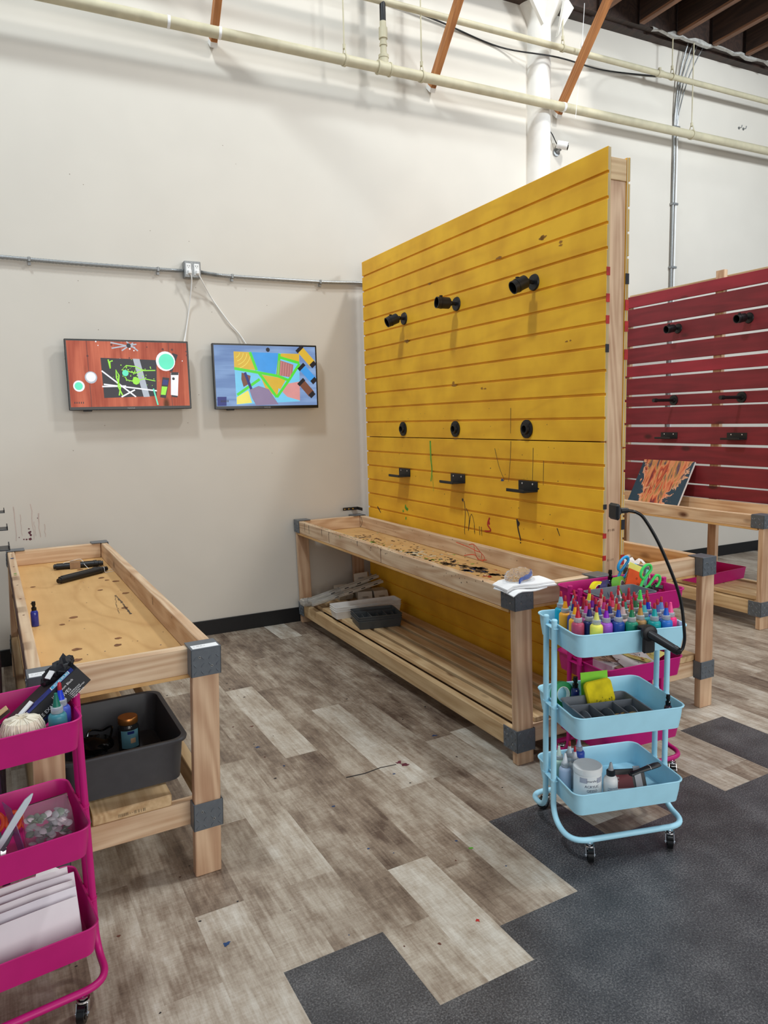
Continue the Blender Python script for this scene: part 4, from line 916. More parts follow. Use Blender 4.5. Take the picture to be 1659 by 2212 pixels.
for k, (x, y, a, lb) in enumerate(((-.060, -.105, 20, 'front'), (-.035, -.098, 8, 'middle'), (-.012, -.100, -6, 'rear'))):
    t = thing('paint_brush', lb+' of three thin paint brushes lying in the grey divided tray', 'brush', at(BC, BR, x, y, ZM+.030+.004*k), (0, R(-8), BR+R(a)), 'brushes in the divided tray')
    bm = BM(); tube(bm, [(-.045, 0, 0), (-.01, 0, 0), (.02, 0, 0)], [.0025, .004, .003], 8); obj('brush_handle', bm, BLKG, t)
    bm = BM(); cyl(bm, (.018, 0, 0), (.036, 0, 0), .0034, .004, 10); obj('ferrule', bm, CHROME, t)
    bm = BM(); tube(bm, [(.036, 0, 0), (.05, 0, 0), (.062, 0, 0)], [.004, .0045, .001], 8); obj('bristles', bm, pm('bristle_tan', (176, 140, 84), .8, .2, 200), t)

# bottom tray of the blue cart
t = thing('gesso_jar', 'large white jar of acrylic gesso in the bottom tray of the blue cart', 'jar', at(BC, BR, -.104, -.066, ZL), BR)
bm = BM(); r = .0465; lathe(bm, [(r-.003, 0), (r, .004), (r, .098), (r-.002, .100)], 36); jb = obj('jar_body', bm, WHITE, t)
bm = BM(); lathe(bm, [(r+.001, .1005), (r+.0018, .104), (r+.0018, .120), (r-.001, .1225), (.002, .1225)], 36); obj('lid', bm, WHITE, t)
bm = BM()
def wrap(bm, s, size, z, r, a0, mi, s_=1):
    n0 = set(bm.verts); textbm(bm, s, size, Matrix.Identity(4), mi, 'CENTER', 0)
    for v in bm.verts:
        if v not in n0:
            x, y = v.co.x, v.co.y; a = a0+x/r; v.co = Vector((r*math.sin(a), -r*math.cos(a), z+y))
def band(bm, z0, z1, r, a0, a1, mi, n=14):
    f = [[Vector((r*math.sin(a0+(a1-a0)*k/n), -r*math.cos(a0+(a1-a0)*k/n), z)) for k in range(n+1)] for z in (z0, z1)]
    loft(bm, f, mi, False, False, True, False)
fa = R(-12)
band(bm, .076, .094, r+.0003, fa-.85, fa-.30, 1); band(bm, .076, .094, r+.0003, fa+.42, fa+.95, 1)
wrap(bm, 'smartArt', .0105, .081, r+.0006, fa+.06, 0); wrap(bm, 'ACRYLIC', .0125, .061, r+.0006, fa+.06, 0); wrap(bm, 'GESSO', .0125, .046, r+.0006, fa+.06, 0)
band(bm, .012, .024, r+.0003, fa+.55, fa+.9, 0)
obj('label_print', bm, [pm('slate_ink', (58, 58, 84), .6), pm('label_grey', (170, 172, 184), .5)], jb, norm=False)
t = thing('glue_bottle', 'white glue bottle with black collar beside the gesso jar', 'bottle', at(BC, BR, -.036, -.098, ZL), BR)
bm = BM(); bottle_body(bm, .0235, .088, .02); obj('bottle_body', bm, WHITE, t)
bm = BM(); lathe(bm, [(.0135, .089), (.0145, .092), (.0145, .107), (.011, .110)], 20); obj('collar', bm, BLKP, t)
bm = BM(); lathe(bm, [(.0095, .110), (.008, .116), (.004, .134), (.0022, .136)], 14); obj('nozzle', bm, COLL, t)
bm = BM(); wrap(bm, 'Liquid Acrylic', .0062, .052, .0238, -.15, 0); wrap(bm, 'Medium Matte', .0062, .044, .0238, -.15, 0); wrap(bm, '_____', .005, .03, .0238, -.15, 0); obj('label_print', bm, [pm('blue_ink', (60, 70, 130), .6)], t, norm=False)
for (x, y), nm, body, noz in (((-.150, .055), 'pale green unlabelled squeeze bottle at the left back of the blue cart bottom tray', (196, 226, 206), (206, 226, 214)), ((-.106, .062), 'clear squeeze bottle with red tip at the back of the blue cart bottom tray', (222, 228, 232), (222, 228, 232)), ((-.108, .018), 'white squeeze bottle hidden behind the gesso jar', (226, 226, 228), (216, 216, 220)), ((-.155, -.003), 'whitish blue squeeze bottle left of the gesso jar', (176, 192, 216), (230, 232, 236)), ((-.051, .098), 'blue squeeze bottle with clear tip in the blue cart bottom tray', (52, 78, 170), (170, 186, 214))):
    o = squeeze_bottle(nm, at(BC, BR, x, y, ZL), pc(body), pc(noz), 'blue squeeze' not in nm and 'pale green' not in nm, 'bottles in the bottom tray')
t = thing('brush_pack', 'clear flat pack with a dark red label leaning in the blue cart bottom tray', 'package', at(BC, BR, .050, -.088, ZL+.002), (R(-32), R(3), BR+R(-3)))
bm = BM(); bx(bm, -.062, .062, -.004, .004, 0, .085, bev=.003); obj('black_backing', bm, BLKP, t)
bm = BM(); bx(bm, -.050, .012, -.0052, -.0041, .022, .066); obj('label_card', bm, pm('dark_red_card', (112, 22, 34), .5, .06), t)
bm = BM(); textbm(bm, '||||||', .006, frame_M((-.046, -.0054, .055), (1, 0, 0), (0, 0, 1)), 0); textbm(bm, '|||||', .005, frame_M((-.046, -.0054, .045), (1, 0, 0), (0, 0, 1)), 0); bx(bm, -.050, .012, -.0054, -.0045, .018, .022); obj('label_print', bm, [WINK], t, norm=False)
bm = BM(); bx(bm, .020, .046, -.0065, -.0042, -.002, .092, bev=.001); obj('clear_flap', bm, pm('hazy_plastic', (190, 190, 196), .25, .05, trans=.4), t)
t = thing('foam_brush', 'black-handled brush lying across the dark red labelled pack', 'brush', at(BC, BR, .100, -.092, ZL+.092), (R(0), R(-6), BR+R(8)))
bm = BM(); loft(bm, [rr_yz for rr_yz in [[Vector((x, w*math.cos(2*math.pi*k/10), h*math.sin(2*math.pi*k/10))) for k in range(10)] for x, w, h in ((-.07, .004, .003), (-.066, .011, .006), (-.05, .011, .006), (-.03, .009, .006), (0, .011, .008), (.04, .013, .008), (.055, .012, .006))]]); obj('brush_handle', bm, BLKP, t)
bm = BM(); ring(bm, (-.058, 0, 0), (0, 0, 1), .0035, .0062, .0135, 14); obj('hang_hole', bm, BLKG, t)
bm = BM(); tube(bm, [(.012, -.0123, 0), (.012, -.007, .0085), (.012, .007, .0085), (.012, .0123, 0)], .001, 6); obj('white_line', bm, WHITE, t)

# magenta cart behind: things in its trays
cutlery_tray('tray_insert', 'grey two-part insert in the top tray of the rear magenta cart', at(PC2, PR2, -.050, -.070, ZT), PR2, .25, .15, .072, GREYT, None, True)
tape_roll('yellow tape roll at the left in the rear magenta cart', at(PC2, PR2, -.072, .034, ZT+.047), (R(80), 0, PR2+R(15)), .045, .030, .02, (244, 226, 30), grp='tape rolls in the rear cart')
tape_roll('dark purple tape roll between the yellow and green rolls', at(PC2, PR2, -.028, .036, ZT+.047), (R(72), 0, PR2+R(38)), .044, .027, .032, (48, 36, 96), (60, 56, 60), 'tape rolls in the rear cart')
tape_roll('apple green tape roll behind the neon bottles', at(PC2, PR2, .042, .034, ZT+.052), (R(72), 0, PR2+R(32)), .047, .028, .032, (104, 168, 50), (200, 200, 204), 'tape rolls in the rear cart')
def scissors(name, label, loc, rot, c, grip, blade=.09):
    t = thing(name, label, 'scissors', loc, rot, 'craft scissors'); hm = pm('scissor_handle', c, .4, .05); gm = pm('scissor_grip', grip, .5)
    for s in (-1, 1):
        bm = BM(); pts = [(.008*s, 0, .0), (.018*s, 0, .03)]+[(.032*s+.020*math.cos(a)*(1 if s > 0 else -1), 0, .066+.033*math.sin(a)) for a in [R(-125+k*24) for k in range(12)]]+[(.018*s, 0, .034)]
        tube(bm, smooth_path(pts, .006, 2), .0058, 10); obj('finger_loop', bm, hm, t)
        bm = BM(); v = [Vector((-.003*s, s*.0012, .02)), Vector((.009*s, s*.0012, .012)), Vector((.004*s, s*.0012, -.03)), Vector((-.004*s, s*.0012, -blade))]
        loft(bm, [v, [p+Vector((0, .0016*s, 0)) for p in v]], 0, True, True, False); obj('blade', bm, CHROME, t)
    bm = BM(); cyl(bm, (0, -.004, 0), (0, .004, 0), .0055, seg=12); obj('pivot', bm, gm, t)
scissors('scissors', 'sky blue handled scissors standing in the rear magenta cart', at(PC2, PR2, .070, .075, ZT+.072), (R(8), R(38), PR2+R(6)), (40, 160, 226), (30, 60, 90), .06)
scissors('scissors', 'bright green handled scissors leaning on the orange notebook', at(PC2, PR2, .082, -.045, ZT+.060), (R(-10), R(48), PR2+R(-8)), (60, 206, 96), (80, 92, 96), .06)
t = thing('notebook', 'orange perforated notebook standing in the rear magenta cart', 'notebook', at(PC2, PR2, .075, .015, ZT+.012), (R(-8), R(24), PR2))
bm = BM(); bx(bm, -.042, .042, -.0015, .0015, 0, .115, bev=.0008); obj('cover', bm, pm('orange_card', (242, 92, 30), .5, .05), t)
bm = BM()
for k in range(15): bx(bm, -.0428, -.039, -.0019, .0019, .02+.0062*k, .023+.0062*k)
obj('perforation', bm, BLK, t)
bm = BM(); ring(bm, (.012, -.0018, .085), (0, 1, 0), .003, .0045, .001, 14); textbm(bm, 'W', .018, frame_M((.018, -.0018, .058), (1, 0, 0), (0, 0, 1)), 0); obj('cover_print', bm, [pm('brown_print', (120, 50, 20), .6)], t, norm=False)
bm = BM(); obx(bm, (0, 0, .06), .085, .0022, .125, bev=.0008); tag(obj('note_pad', bm, pm('lemon_paper', (238, 236, 118), .8, .03), loc=at(PC2, PR2, .095, .034, ZT+.024), rot=(R(-8), R(24), PR2)), 'lemon yellow card pad behind the orange notebook', 'paper')
bm = BM(); obx(bm, (0, 0, .055), .014, .003, .115); tag(obj('marker_strip', bm, pm('mint_plastic', (120, 220, 196), .4), loc=at(PC2, PR2, .160, .03, ZT+.005), rot=(R(-8), R(20), PR2)), 'thin mint strip beside the lemon pad', 'ruler')
spray_bottle('black spray bottle between the blue scissors and the green tape', at(PC2, PR2, .045, .098, ZT), (20, 20, 24), .115, .015)
for (x, y, a, s, lb) in ((.125, -.072, 20, .05, 'left of two black clips in the rear magenta cart'), (.168, -.045, -25, .04, 'right of two black clips in the rear magenta cart')):
    t = thing('binder_clip', lb, 'clip', at(PC2, PR2, x, y, ZT+.058), (R(-20), R(15), PR2+R(a)), 'black clips')
    bm = BM(); bx(bm, -s*.5, s*.5, -.006, .006, -.006, .010, bev=.002); obj('jaw', bm, BLKP, t)
    bm = BM(); bx(bm, -s*.35, s*.1, -.004, .004, .010, .017, bev=.002); obj('lever', bm, BLKP, t)
for k, (x, y, a, c, lb) in enumerate(((-.02, -.02, 10, (206, 178, 150), 'brown and maroon patterned sheet in the rear magenta cart'), (.03, -.06, -18, (240, 240, 236), 'white sheet in the rear magenta cart middle tray'), (.09, -.02, 14, (222, 208, 120), 'yellow printed sheet in the rear magenta cart middle tray'))):
    t = thing('paper_sheet', lb, 'paper', at(PC2, PR2, x, y, ZM+.052+.006*k), (R(5), R(-3), PR2+R(a)), 'papers in the rear cart')
    bm = BM(); rnd = random.Random(k); g = [[Vector((-.07+.14*i/6, -.09+.18*j/6, .004*math.sin(i*.9+k)+.003*math.cos(j*1.1))) for i in range(7)] for j in range(7)]
    loft(bm, g, 0, False, False, True, False); loft(bm, [[p-Vector((0, 0, .0008)) for p in l] for l in g], 0, False, False, True, False); obj('sheet', bm, pm('sheet', c, .8, .03), t, norm=False)
    if k != 1:
        bm = BM(); P = lambda u, v, e: Vector((u, v, .0055+e))
        for q in range(24):
            u, v = rnd.uniform(-.06, .05), rnd.uniform(-.085, .07); drip(bm, P, [(u+.02*math.cos(b)*.7, v+.02*math.sin(b)) for b in [rnd.random()*6+.35*z for z in range(6)]], .002, q % 2, taper=1)
        obj('pattern', bm, [SP_PUR if k == 0 else INK, SP_BLK if k == 0 else SP_RED], t)
bm = BM(); bx(bm, 0, .16, 0, .11, 0, .05, bev=.002); tag(obj('paper_stack', bm, PAPER, loc=at(PC2, PR2, -.09, -.08, ZM), rot=(0, 0, PR2+R(4))), 'thick stack of white paper under the loose sheets in the rear magenta cart', 'paper')

# ------------------------------------------------------------------ front magenta cart: contents
cx_, cz_ = cr.copy(), Vector((0, 0, 1)); ck = Vector((.0, 1, 0)); crh = ck.cross(cz_).normalized()
ex = (crh*.78+cz_*.60+ck*.16).normalized(); nn = (-ck*.95+cz_*.02+crh*.05); nn = (nn-ex*nn.dot(ex)).normalized(); ey = nn.cross(ex)
A = Vector(at(PC1, PR1, .243, -.070, .818)); Lb, Hb, Db = .245, .049, .115
O = A-ex*Lb
Mx = Matrix((ex, ey, nn)).transposed().to_4x4(); Mx.translation = O
gb = thing('glove_box', 'black box of nitrile exam gloves propped up in the front magenta cart', 'box')
gb.matrix_world = Mx
bm = BM(); bx(bm, 0, Lb, 0, Hb, -Db, 0, bev=.0012); ca = obj('carton', bm, pm('black_carton', (20, 20, 26), .45, .1), gb)
NB = pm('navy_print', (24, 44, 120), .5, .3, 60); TEAL = pm('cyan_print', (60, 168, 206), .5)
bm = BM(); bx(bm, .045, .235, Hb+.0002, Hb+.0007, -.036, -.002, 0); bx(bm, .17, .222, Hb+.0007, Hb+.001, -.031, -.008, 1); bx(bm, .168, .224, Hb+.0004, Hb+.0008, -.033, -.006, 2)
textbm(bm, 'CARE', .018, frame_M((.176, Hb+.0013, -.012), (1, 0, 0), (0, 0, -1)), 2); obj('top_print', bm, [NB, TEAL, WINK], ca, norm=False)
bm = BM()
textbm(bm, 'NITRILE EXAM GLOVES', .0118, frame_M((.078, .0185, .0004), (1, 0, 0), (0, 1, 0)), 0)
textbm(bm, '100 Medium Black', .0085, frame_M((.155, .033, .0004), (1, 0, 0), (0, 1, 0)), 0)
textbm(bm, '100 MEDIUM BLACK', .0085, frame_M((.012, Hb+.0005, -.014), (1, 0, 0), (0, 0, -1)), 0); textbm(bm, 'NITRILE EXAM GLOVES', .0085, frame_M((.002, Hb+.0005, -.004), (1, 0, 0), (0, 0, -1)), 0)
for k, q in enumerate(('ambidextrous', 'textured fingertips', 'non-sterile', 'single use only')):
    textbm(bm, '\u2022 '+q, .0056, frame_M((.186, .0125-.0046*k+.0, .0004), (1, 0, 0), (0, 1, 0)), 0)
obj('front_lettering', bm, [WINK], ca, norm=False)
bm = BM(); rnd = random.Random(6)
for k in range(26):
    for j in range(6): 
        if rnd.random() < .75: bx(bm, .05+.003*k, .052+.003*k, .001+.0028*j*.8, .003+.0028*j*.8, .0001, .0004)
obj('dot_print', bm, [NB], ca, norm=False)
# torn cardboard and gloves bursting out of the opening
bm = BM(); rnd = random.Random(12)
for cxp, cyp, sc in ((.205, -.075, .03), (.225, -.06, .026), (.185, -.085, .024), (.235, -.085, .02)):
    r_ = bmesh.ops.create_icosphere(bm, subdivisions=3, radius=sc, matrix=Matrix.Translation((cxp, Hb+.006, cyp)) @ Matrix.Diagonal((1, .7, .9, 1)))
    for v in r_['verts']: v.co += Vector((rnd.gauss(0, .0025), rnd.gauss(0, .003), rnd.gauss(0, .0025)))
obj('gloves', bm, pm('black_nitrile', (28, 28, 32), .5, .2), gb)
bm = BM(); obx(bm, (.19, Hb+.020, -.052), .022, .004, .016, (.4, .3, .2)); obx(bm, (.09, Hb+.006, -.03), .06, .003, .016, (.25, .15, .06)); obj('torn_flap', bm, PAPER, gb)
squeeze_bottle('teal squeeze bottle with bare dark green nozzle in the front magenta cart', at(PC1, PR1, .150, -.128, ZT), pc((58, 128, 142)), pc((12, 110, 92)), False, 'bottles in the front cart')
squeeze_bottle('blue squeeze bottle with red tip in the corner of the front magenta cart', at(PC1, PR1, .1665, -.086, ZT), pc((60, 84, 176)), pc((20, 60, 210)), True, 'bottles in the front cart')
t = thing('twine_ball', 'ball of off-white cotton twine in the front magenta cart', 'twine', at(PC1, PR1, .077, -.098, ZT), PR1)
bm = BM(); lathe(bm, [(.030, 0), (.043, .008), (.048, .035), (.047, .062), (.038, .082), (.012, .086), (.008, .076)], 40); obj('core_ball', bm, pm('cotton', (224, 214, 194), .95, .1, 120, bump=.5), t)
bm = BM(); rnd = random.Random(2)
for k in range(46):
    a = rnd.random()*6.28; d = rnd.uniform(-.5, .5); pr = [(.0485, .036), (.049, .047), (.0475, .064), (.039, .083), (.013, .0872)]
    tube(bm, [Vector((r*math.cos(a+d*i/4), r*math.sin(a+d*i/4), z)) for i, (r, z) in enumerate(pr)], .0011, 5)
w_ = obj('wound_strands', bm, pm('cotton_strand', (238, 230, 212), .9, .06), t); w_['kind'] = 'stuff'
t = thing('wooden_handle', 'dark flat wooden handle with pale edge at the left end of the front magenta cart', 'brush', at(PC1, PR1, .035, -.10, .79), (R(8), R(-32), PR1))
bm = BM(); bx(bm, -.09, .02, -.009, .009, -.005, .004, bev=.002); obj('handle_face', bm, DARKW, t)
bm = BM(); bx(bm, -.09, .02, -.0092, .0092, .0042, .008, bev=.001); obj('pale_edge', bm, PINEX, t)
cutlery_tray('magenta_box', 'small magenta box at the left of the glove box', at(PC1, PR1, -.085, .045, ZT), PR1, .17, .15, .07, PINKM, None, True)
# middle tray
t = thing('gem_bag', 'clear bag of flat glass gems in the front magenta cart middle tray', 'bag', at(PC1, PR1, .122, -.045, ZM+.002), (R(-14), 0, PR1+R(4)))
bm = BM(); rnd = random.Random(3)
for k in range(95):
    x, y, z = rnd.uniform(-.048, .048), rnd.uniform(-.014, .014), rnd.uniform(.008, .075)
    n = Vector((rnd.gauss(0, .5), rnd.gauss(0, .5)-.6, 1)).normalized(); q = Vector((0, 0, 1)).rotation_difference(n).to_matrix().to_4x4()
    lathe(bm, [(.002, -.003), (.009, -.001), (.0102, .0005), (.007, .003), (.001, .004)], 12, rnd.choice([0, 0, 1, 2]), (x, y, z), q)
g_ = obj('glass_gems', bm, [pm('gem_clear', (226, 222, 226), .1, .03, trans=.6), pm('gem_cloudy', (216, 200, 206), .2, .05), pm('gem_green', (150, 166, 146), .1, .05, trans=.5)], t); g_['kind'] = 'stuff'
bm = BM(); loft(bm, [[Vector((p.x, p.y, z+(.018 if (p.x > .02 and z > .08) else 0)*0)) for p in rrect(hx, hy, .006, 0, 3)] for hx, hy, z in ((.056, .020, .0), (.058, .023, .03), (.057, .018, .07), (.054, .003, .098), (.054, .0015, .106))]); obj('film', bm, CLEAR, t)
bm = BM(); loft(bm, [[Vector((-.062, -.018, .002)), Vector((-.072, .012, .002)), Vector((-.092, .018, .13)), Vector((-.080, -.014, .115))], [Vector((-.0605, -.018, .002)), Vector((-.0705, .012, .002)), Vector((-.0905, .018, .13)), Vector((-.0785, -.014, .115))]], 0, True, True, False); obj('purple_side_film', bm, pm('lilac_film', (190, 150, 206), .2, .05, trans=.7), t)
t = thing('palette_scoop', 'white folded plastic scoop sticking out of the front magenta cart middle tray', 'scoop', at(PC1, PR1, .028, -.075, ZM+.075), (R(-35), R(-52), PR1+R(6)))
bm = BM(); L2 = []
for x, w, d in ((-.07, .008, .002), (-.02, .017, .005), (.05, .021, .006), (.085, .019, .005), (.100, .005, .001)): L2.append([Vector((x, -w, d)), Vector((x, 0, -d)), Vector((x, w, d)), Vector((x, w-.0015, d+.0016)), Vector((x, 0, -d+.0018)), Vector((x, -w+.0015, d+.0016))])
loft(bm, L2, 0, True, True, False); obj('blade', bm, pm('bluish_white', (218, 236, 242), .5, .02), t)
t = thing('scissors', 'grey scissors with orange loops lying in the front magenta cart', 'scissors', at(PC1, PR1, .022, -.03, ZM+.045), (R(-28), R(12), PR1), 'craft scissors')
for s in (-1, 1):
    bm = BM(); tube(bm, [(s*.02+.017*math.cos(a), 0, .035+.021*math.sin(a)) for a in [2*math.pi*k/18 for k in range(18)]], .0055, 10, closed=True); obj('finger_loop', bm, pm('orange_rubber', (236, 84, 44), .5, .05), t)
    bm = BM(); tube(bm, [(s*.016, 0, .014), (s*.006, 0, -.012), (-s*.004, 0, -.03)], [.0075, .007, .005], 8); obj('arm', bm, GREYT, t)
    bm = BM(); bx(bm, -.006, .006, s*.0012-.0008, s*.0012+.0008, -.10, -.02); obj('blade', bm, CHROME, t)
# bottom tray: white paper bags leaning back
for k, (dy, dx, dz, lb) in enumerate(((-.115, .0, 0, 'frontmost large white paper bag in the front magenta cart bottom tray'), (-.092, .004, .012, 'second white paper bag behind the frontmost one in the bottom tray'), (-.072, .0, .020, 'middle white paper bag in the bottom tray stack'), (-.052, .008, .028, 'second white paper bag from the back of the bottom tray'), (-.030, -.004, .036, 'rearmost white paper bag with a turned corner in the bottom tray'))):
    t = thing('paper_bag', lb, 'paper bag', at(PC1, PR1, -.005+dx, dy, ZL), (R(-20), 0, PR1+R(1.5-.6*k)), 'white paper bags')
    bm = BM(); h = .118+dz; g = []
    for j in range(5):
        z = h*j/4; b_ = .003*math.sin(j*1.3+k)
        g.append([Vector((-.17, -.004+b_, z)), Vector((-.05, -.006-b_, z)), Vector((.08, -.005+b_, z+.002)), Vector((.172, -.003, z)), Vector((.172, .003, z)), Vector((0, .005, z)), Vector((-.17, .003, z))])
    loft(bm, g, 0, True, True, False); obj('bag_sheet', bm, pm('kraft_white', (236-4*(k % 2), 230-3*(k % 2), 234), .85, .03, 12), t)
    if k == 4:
        bm = BM(); a = Vector((.095, -.008, h)); loft(bm, [[a, a+Vector((.06, 0, .0)), a+Vector((.012, -.004, .038))], [a+Vector((0, .001, 0)), a+Vector((.06, .001, 0)), a+Vector((.012, -.003, .038))]], 0, True, True, False); obj('turned_corner', bm, PAPER, t)

# ------------------------------------------------------------------ left workbench: things on it and under it
LO, LR = (-.04, 2.187), R(2.13)
zdk = .6635
def black_tube(label, a, b_, z, r=.0145, collar=.82):
    A_ = Vector(at(LO, LR, a[0], a[1], z)); B_ = Vector(at(LO, LR, b_[0], b_[1], z)); d = (B_-A_).normalized(); L_ = (B_-A_).length
    t = thing('black_tube', label, 'tube', (0, 0, 0), 0, 'black tubes'); t.location = A_; t.rotation_euler = d.to_track_quat('X', 'Z').to_euler()
    bm = BM(); lathe(bm, [(r*.8, 0), (r*.82, .012), (r, .014), (r, L_*collar), (r*1.12, L_*collar+.002), (r*1.12, L_*.9), (r*.85, L_*.9+.002), (r*.85, L_), (r*.65, L_), (r*.65, L_-.02)], 20, M=Matrix.Rotation(R(90), 4, 'Y')); obj('tube_body', bm, BLKP, t)
    bm = BM(); ring(bm, (L_*.95, 0, 0), (1, 0, 0), r*.86, r*.94, .006, 20); obj('end_ring', bm, BLKG, t); return t
black_tube('black plastic tube, rear one of the bundle tied with cardboard', (.228, 2.185), (.472, 2.150), zdk+.0145)
black_tube('black plastic tube, front one of the bundle tied with cardboard', (.222, 2.15), (.478, 2.114), zdk+.0165, .0150)
black_tube('front black plastic tube of the loose pair in the left bench tray', (.213, 1.735), (.470, 1.930), zdk+.0165, .0150, .85)
black_tube('rear black plastic tube of the loose pair in the left bench tray', (.225, 1.80), (.440, 1.962), zdk+.0145, .0135)
t = thing('cardboard_sleeve', 'scrap of cardboard wrapped round the rear black tubes', 'cardboard', at(LO, LR, .335, 2.152, zdk), LR+R(-8))
bm = BM(); loft(bm, [[Vector((x, y, z)) for y, z in ((-.04, .001), (-.03, .034), (0, .040), (.035, .034), (.042, .001), (.040, .001), (.034, .0325), (0, .0385), (-.0285, .0325), (-.038, .001))] for x in (-.026, .028)]); obj('sleeve', bm, pm('cardboard', (150, 116, 84), .9, .15, 30), t)
bm = BM(); tube(bm, spline([(-.06, -.03, .036), (-.02, -.01, .042), (.03, .012, .043), (.05, -.04, .02), (.08, -.12, .003), (.11, -.17, .003)], 8), .0013, 6); obj('tie_string', bm, WHITE, t)
bm = BM(); tube(bm, spline([(.452, 1.94, .69), (.455, 1.90, .692), (.458, 1.89, .668), (.48, 1.90, .6655), (.52, 1.93, .6655), (.505, 1.97, .6655), (.46, 1.965, .6655)], 8), .0012, 6)
tag(obj('string', bm, WHITE, loc=(LO[0], LO[1], 0), rot=(0, 0, LR)), 'loose white string looped at the end of the front tubes', 'string')
spray_bottle('cobalt blue spray bottle standing by the left rail of the left bench', at(LO, LR, .066, .95, zdk), (34, 50, 150), .10, .0145)
# grey tub
TUBM = pm('grey_tub_plastic', (70, 71, 75), .45, .06)
tb = thing('storage_tub', 'dark grey plastic tub on the lower shelf of the left bench', 'tub', at(LO, LR, .262, .355, .2795), LR)
bm = BM()
loft(bm, [rrect(a, b_, r, z, 7) for a, b_, r, z in ((.160, .212, .03, 0), (.172, .226, .04, .006), (.184, .238, .045, .132), (.186, .240, .046, .138), (.197, .251, .05, .140), (.199, .253, .052, .148), (.196, .250, .05, .153), (.182, .236, .044, .151), (.178, .232, .042, .14), (.166, .220, .038, .012), (.15, .2, .03, .006))], 0, True, True)
obj('tub_shell', bm, TUBM, tb)
t = thing('glass_jar', 'glass jar with gold screw lid and blue label in the grey tub', 'jar', at(LO, LR, .318, .44, .2865), LR)
bm = BM(); lathe(bm, [(.034, 0), (.0365, .004), (.0365, .088), (.031, .098), (.030, .104)], 28); obj('jar_body', bm, pm('smoky_glass', (60, 62, 64), .1, .05, trans=.5), t)
bm = BM(); lathe(bm, [(.0335, .104), (.0345, .106), (.0345, .124), (.0325, .127), (.002, .127)], 32); obj('screw_lid', bm, pm('gold_lid', (196, 130, 70), .3, .05, metal=.8), t)
bm = BM(); band(bm, .02, .085, .0368, -.9, .9, 0); band(bm, .072, .082, .0371, -.25, .4, 1); band(bm, .038, .056, .0371, .0, .5, 2); wrap(bm, '- - - - -', .007, .064, .0373, .1, 1); obj('label', bm, [pm('teal_label', (104, 160, 178), .5), NB, pm('peach_patch', (224, 186, 146), .6)], t, norm=False)
for nm, pts in (('coiled black cable in the left of the grey tub', [(.14, .30, .29), (.20, .36, .325), (.26, .33, .30), (.22, .26, .32), (.15, .27, .31), (.13, .36, .33), (.20, .42, .30)]), ('black cable arching beside the glass jar in the grey tub', [(.24, .46, .29), (.27, .50, .36), (.24, .54, .34), (.19, .50, .36), (.17, .44, .30)])):
    bm = BM(); tube(bm, spline(pts, 10), .004, 8); tag(obj('cable', bm, BLKG, loc=(LO[0], LO[1], 0), rot=(0, 0, LR)), nm, 'cable')
bm = BM(); rnd = random.Random(7); r_ = bmesh.ops.create_icosphere(bm, subdivisions=3, radius=.05, matrix=Matrix.Translation((0, 0, .035)) @ Matrix.Diagonal((1.4, 1, .6, 1)))
for v in r_['verts']: v.co += Vector((rnd.gauss(0, .003), rnd.gauss(0, .003), rnd.gauss(0, .004))); v.co.z = max(v.co.z, 0)
tag(obj('black_bag', bm, BLKG, loc=at(LO, LR, .20, .47, .2865), rot=(0, 0, LR)), 'crumpled shiny black bag at the back of the grey tub', 'bag')

# ------------------------------------------------------------------ right workbench: things on it and under it
RO, RR = (1.722, 2.300), R(.6)
t = thing('napkin_stack', 'stack of white napkins lying over the near corner of the splattered bench', 'napkins', at(RO, RR, .075, .050, .7583), RR+R(-4))
for k, (x0, x1, y0, y1, z, a) in enumerate(((-.11, .07, -.075, .05, .000, 8), (-.105, .130, -.06, .045, .004, -3), (-.11, .125, -.055, .05, .011, 2))):
    bm = BM(); th = (.0035, .0065, .0065)[k]; g = []
    for i in range(9):
        x = x0+(x1-x0)*i/8; sag = -max(0, abs(x+.0)-.075)**1.3*(.9 if x < 0 else .25); bow = .003*math.sin(i*.9)
        g.append([Vector((x, y, z+sag+bow+dz-(max(0, -.045-y)*.35))) for y, dz in ((y0, 0), (y0+.07, 0), (y1, 0), (y1, th), (y0+.07, th), (y0, th))])
    loft(bm, g, 0, True, True, False)
    obj('napkin', bm, PAPER, t, rot=(0, 0, R(a)))
t = thing('wrapped_packet', 'crumpled clear wrapper with a blue strip on the napkin stack', 'packet', at(RO, RR, .075, .055, .7775), RR+R(14))
bm = BM(); rnd = random.Random(19); r_ = bmesh.ops.create_icosphere(bm, subdivisions=4, radius=.04, matrix=Matrix.Translation((0, .012, .018)) @ Matrix.Diagonal((1.9, 1.1, .75, 1)))
for v in r_['verts']:
    v.co *= 1+rnd.gauss(0, .035); v.co.z = max(.0015, v.co.z)
for f in bm.faces: f.smooth = False
obj('clear_wrap', bm, CLEAR, t, sharp=1)
bm = BM(); bl = [(-.055, -.035, .006), (-.04, -.03, .012), (-.01, -.02, .012), (.03, -.012, .013), (.058, -.004, .022), (.064, .0, .028)]
loft(bm, [[Vector((x, y-.003, z-.007)), Vector((x, y+.003, z-.007)), Vector((x, y+.003, z+.007)), Vector((x, y-.003, z+.007))] for x, y, z in bl]); obj('blue_strip', bm, pm('blue_strip', (36, 76, 158), .35, .05), t)
SH = .1715
WTM = pm('white_tray_plastic', (232, 230, 226), .5, .03)
for k, lb in enumerate(('bottom', 'middle', 'top')):
    cutlery_tray('organizer_tray', lb+' one of the nested long white trays under the splattered bench', at(RO, RR, .255, 1.935, SH+.014*k), RR+R(-4.5), .470, .135, .052, WTM, 'nested white trays', True)
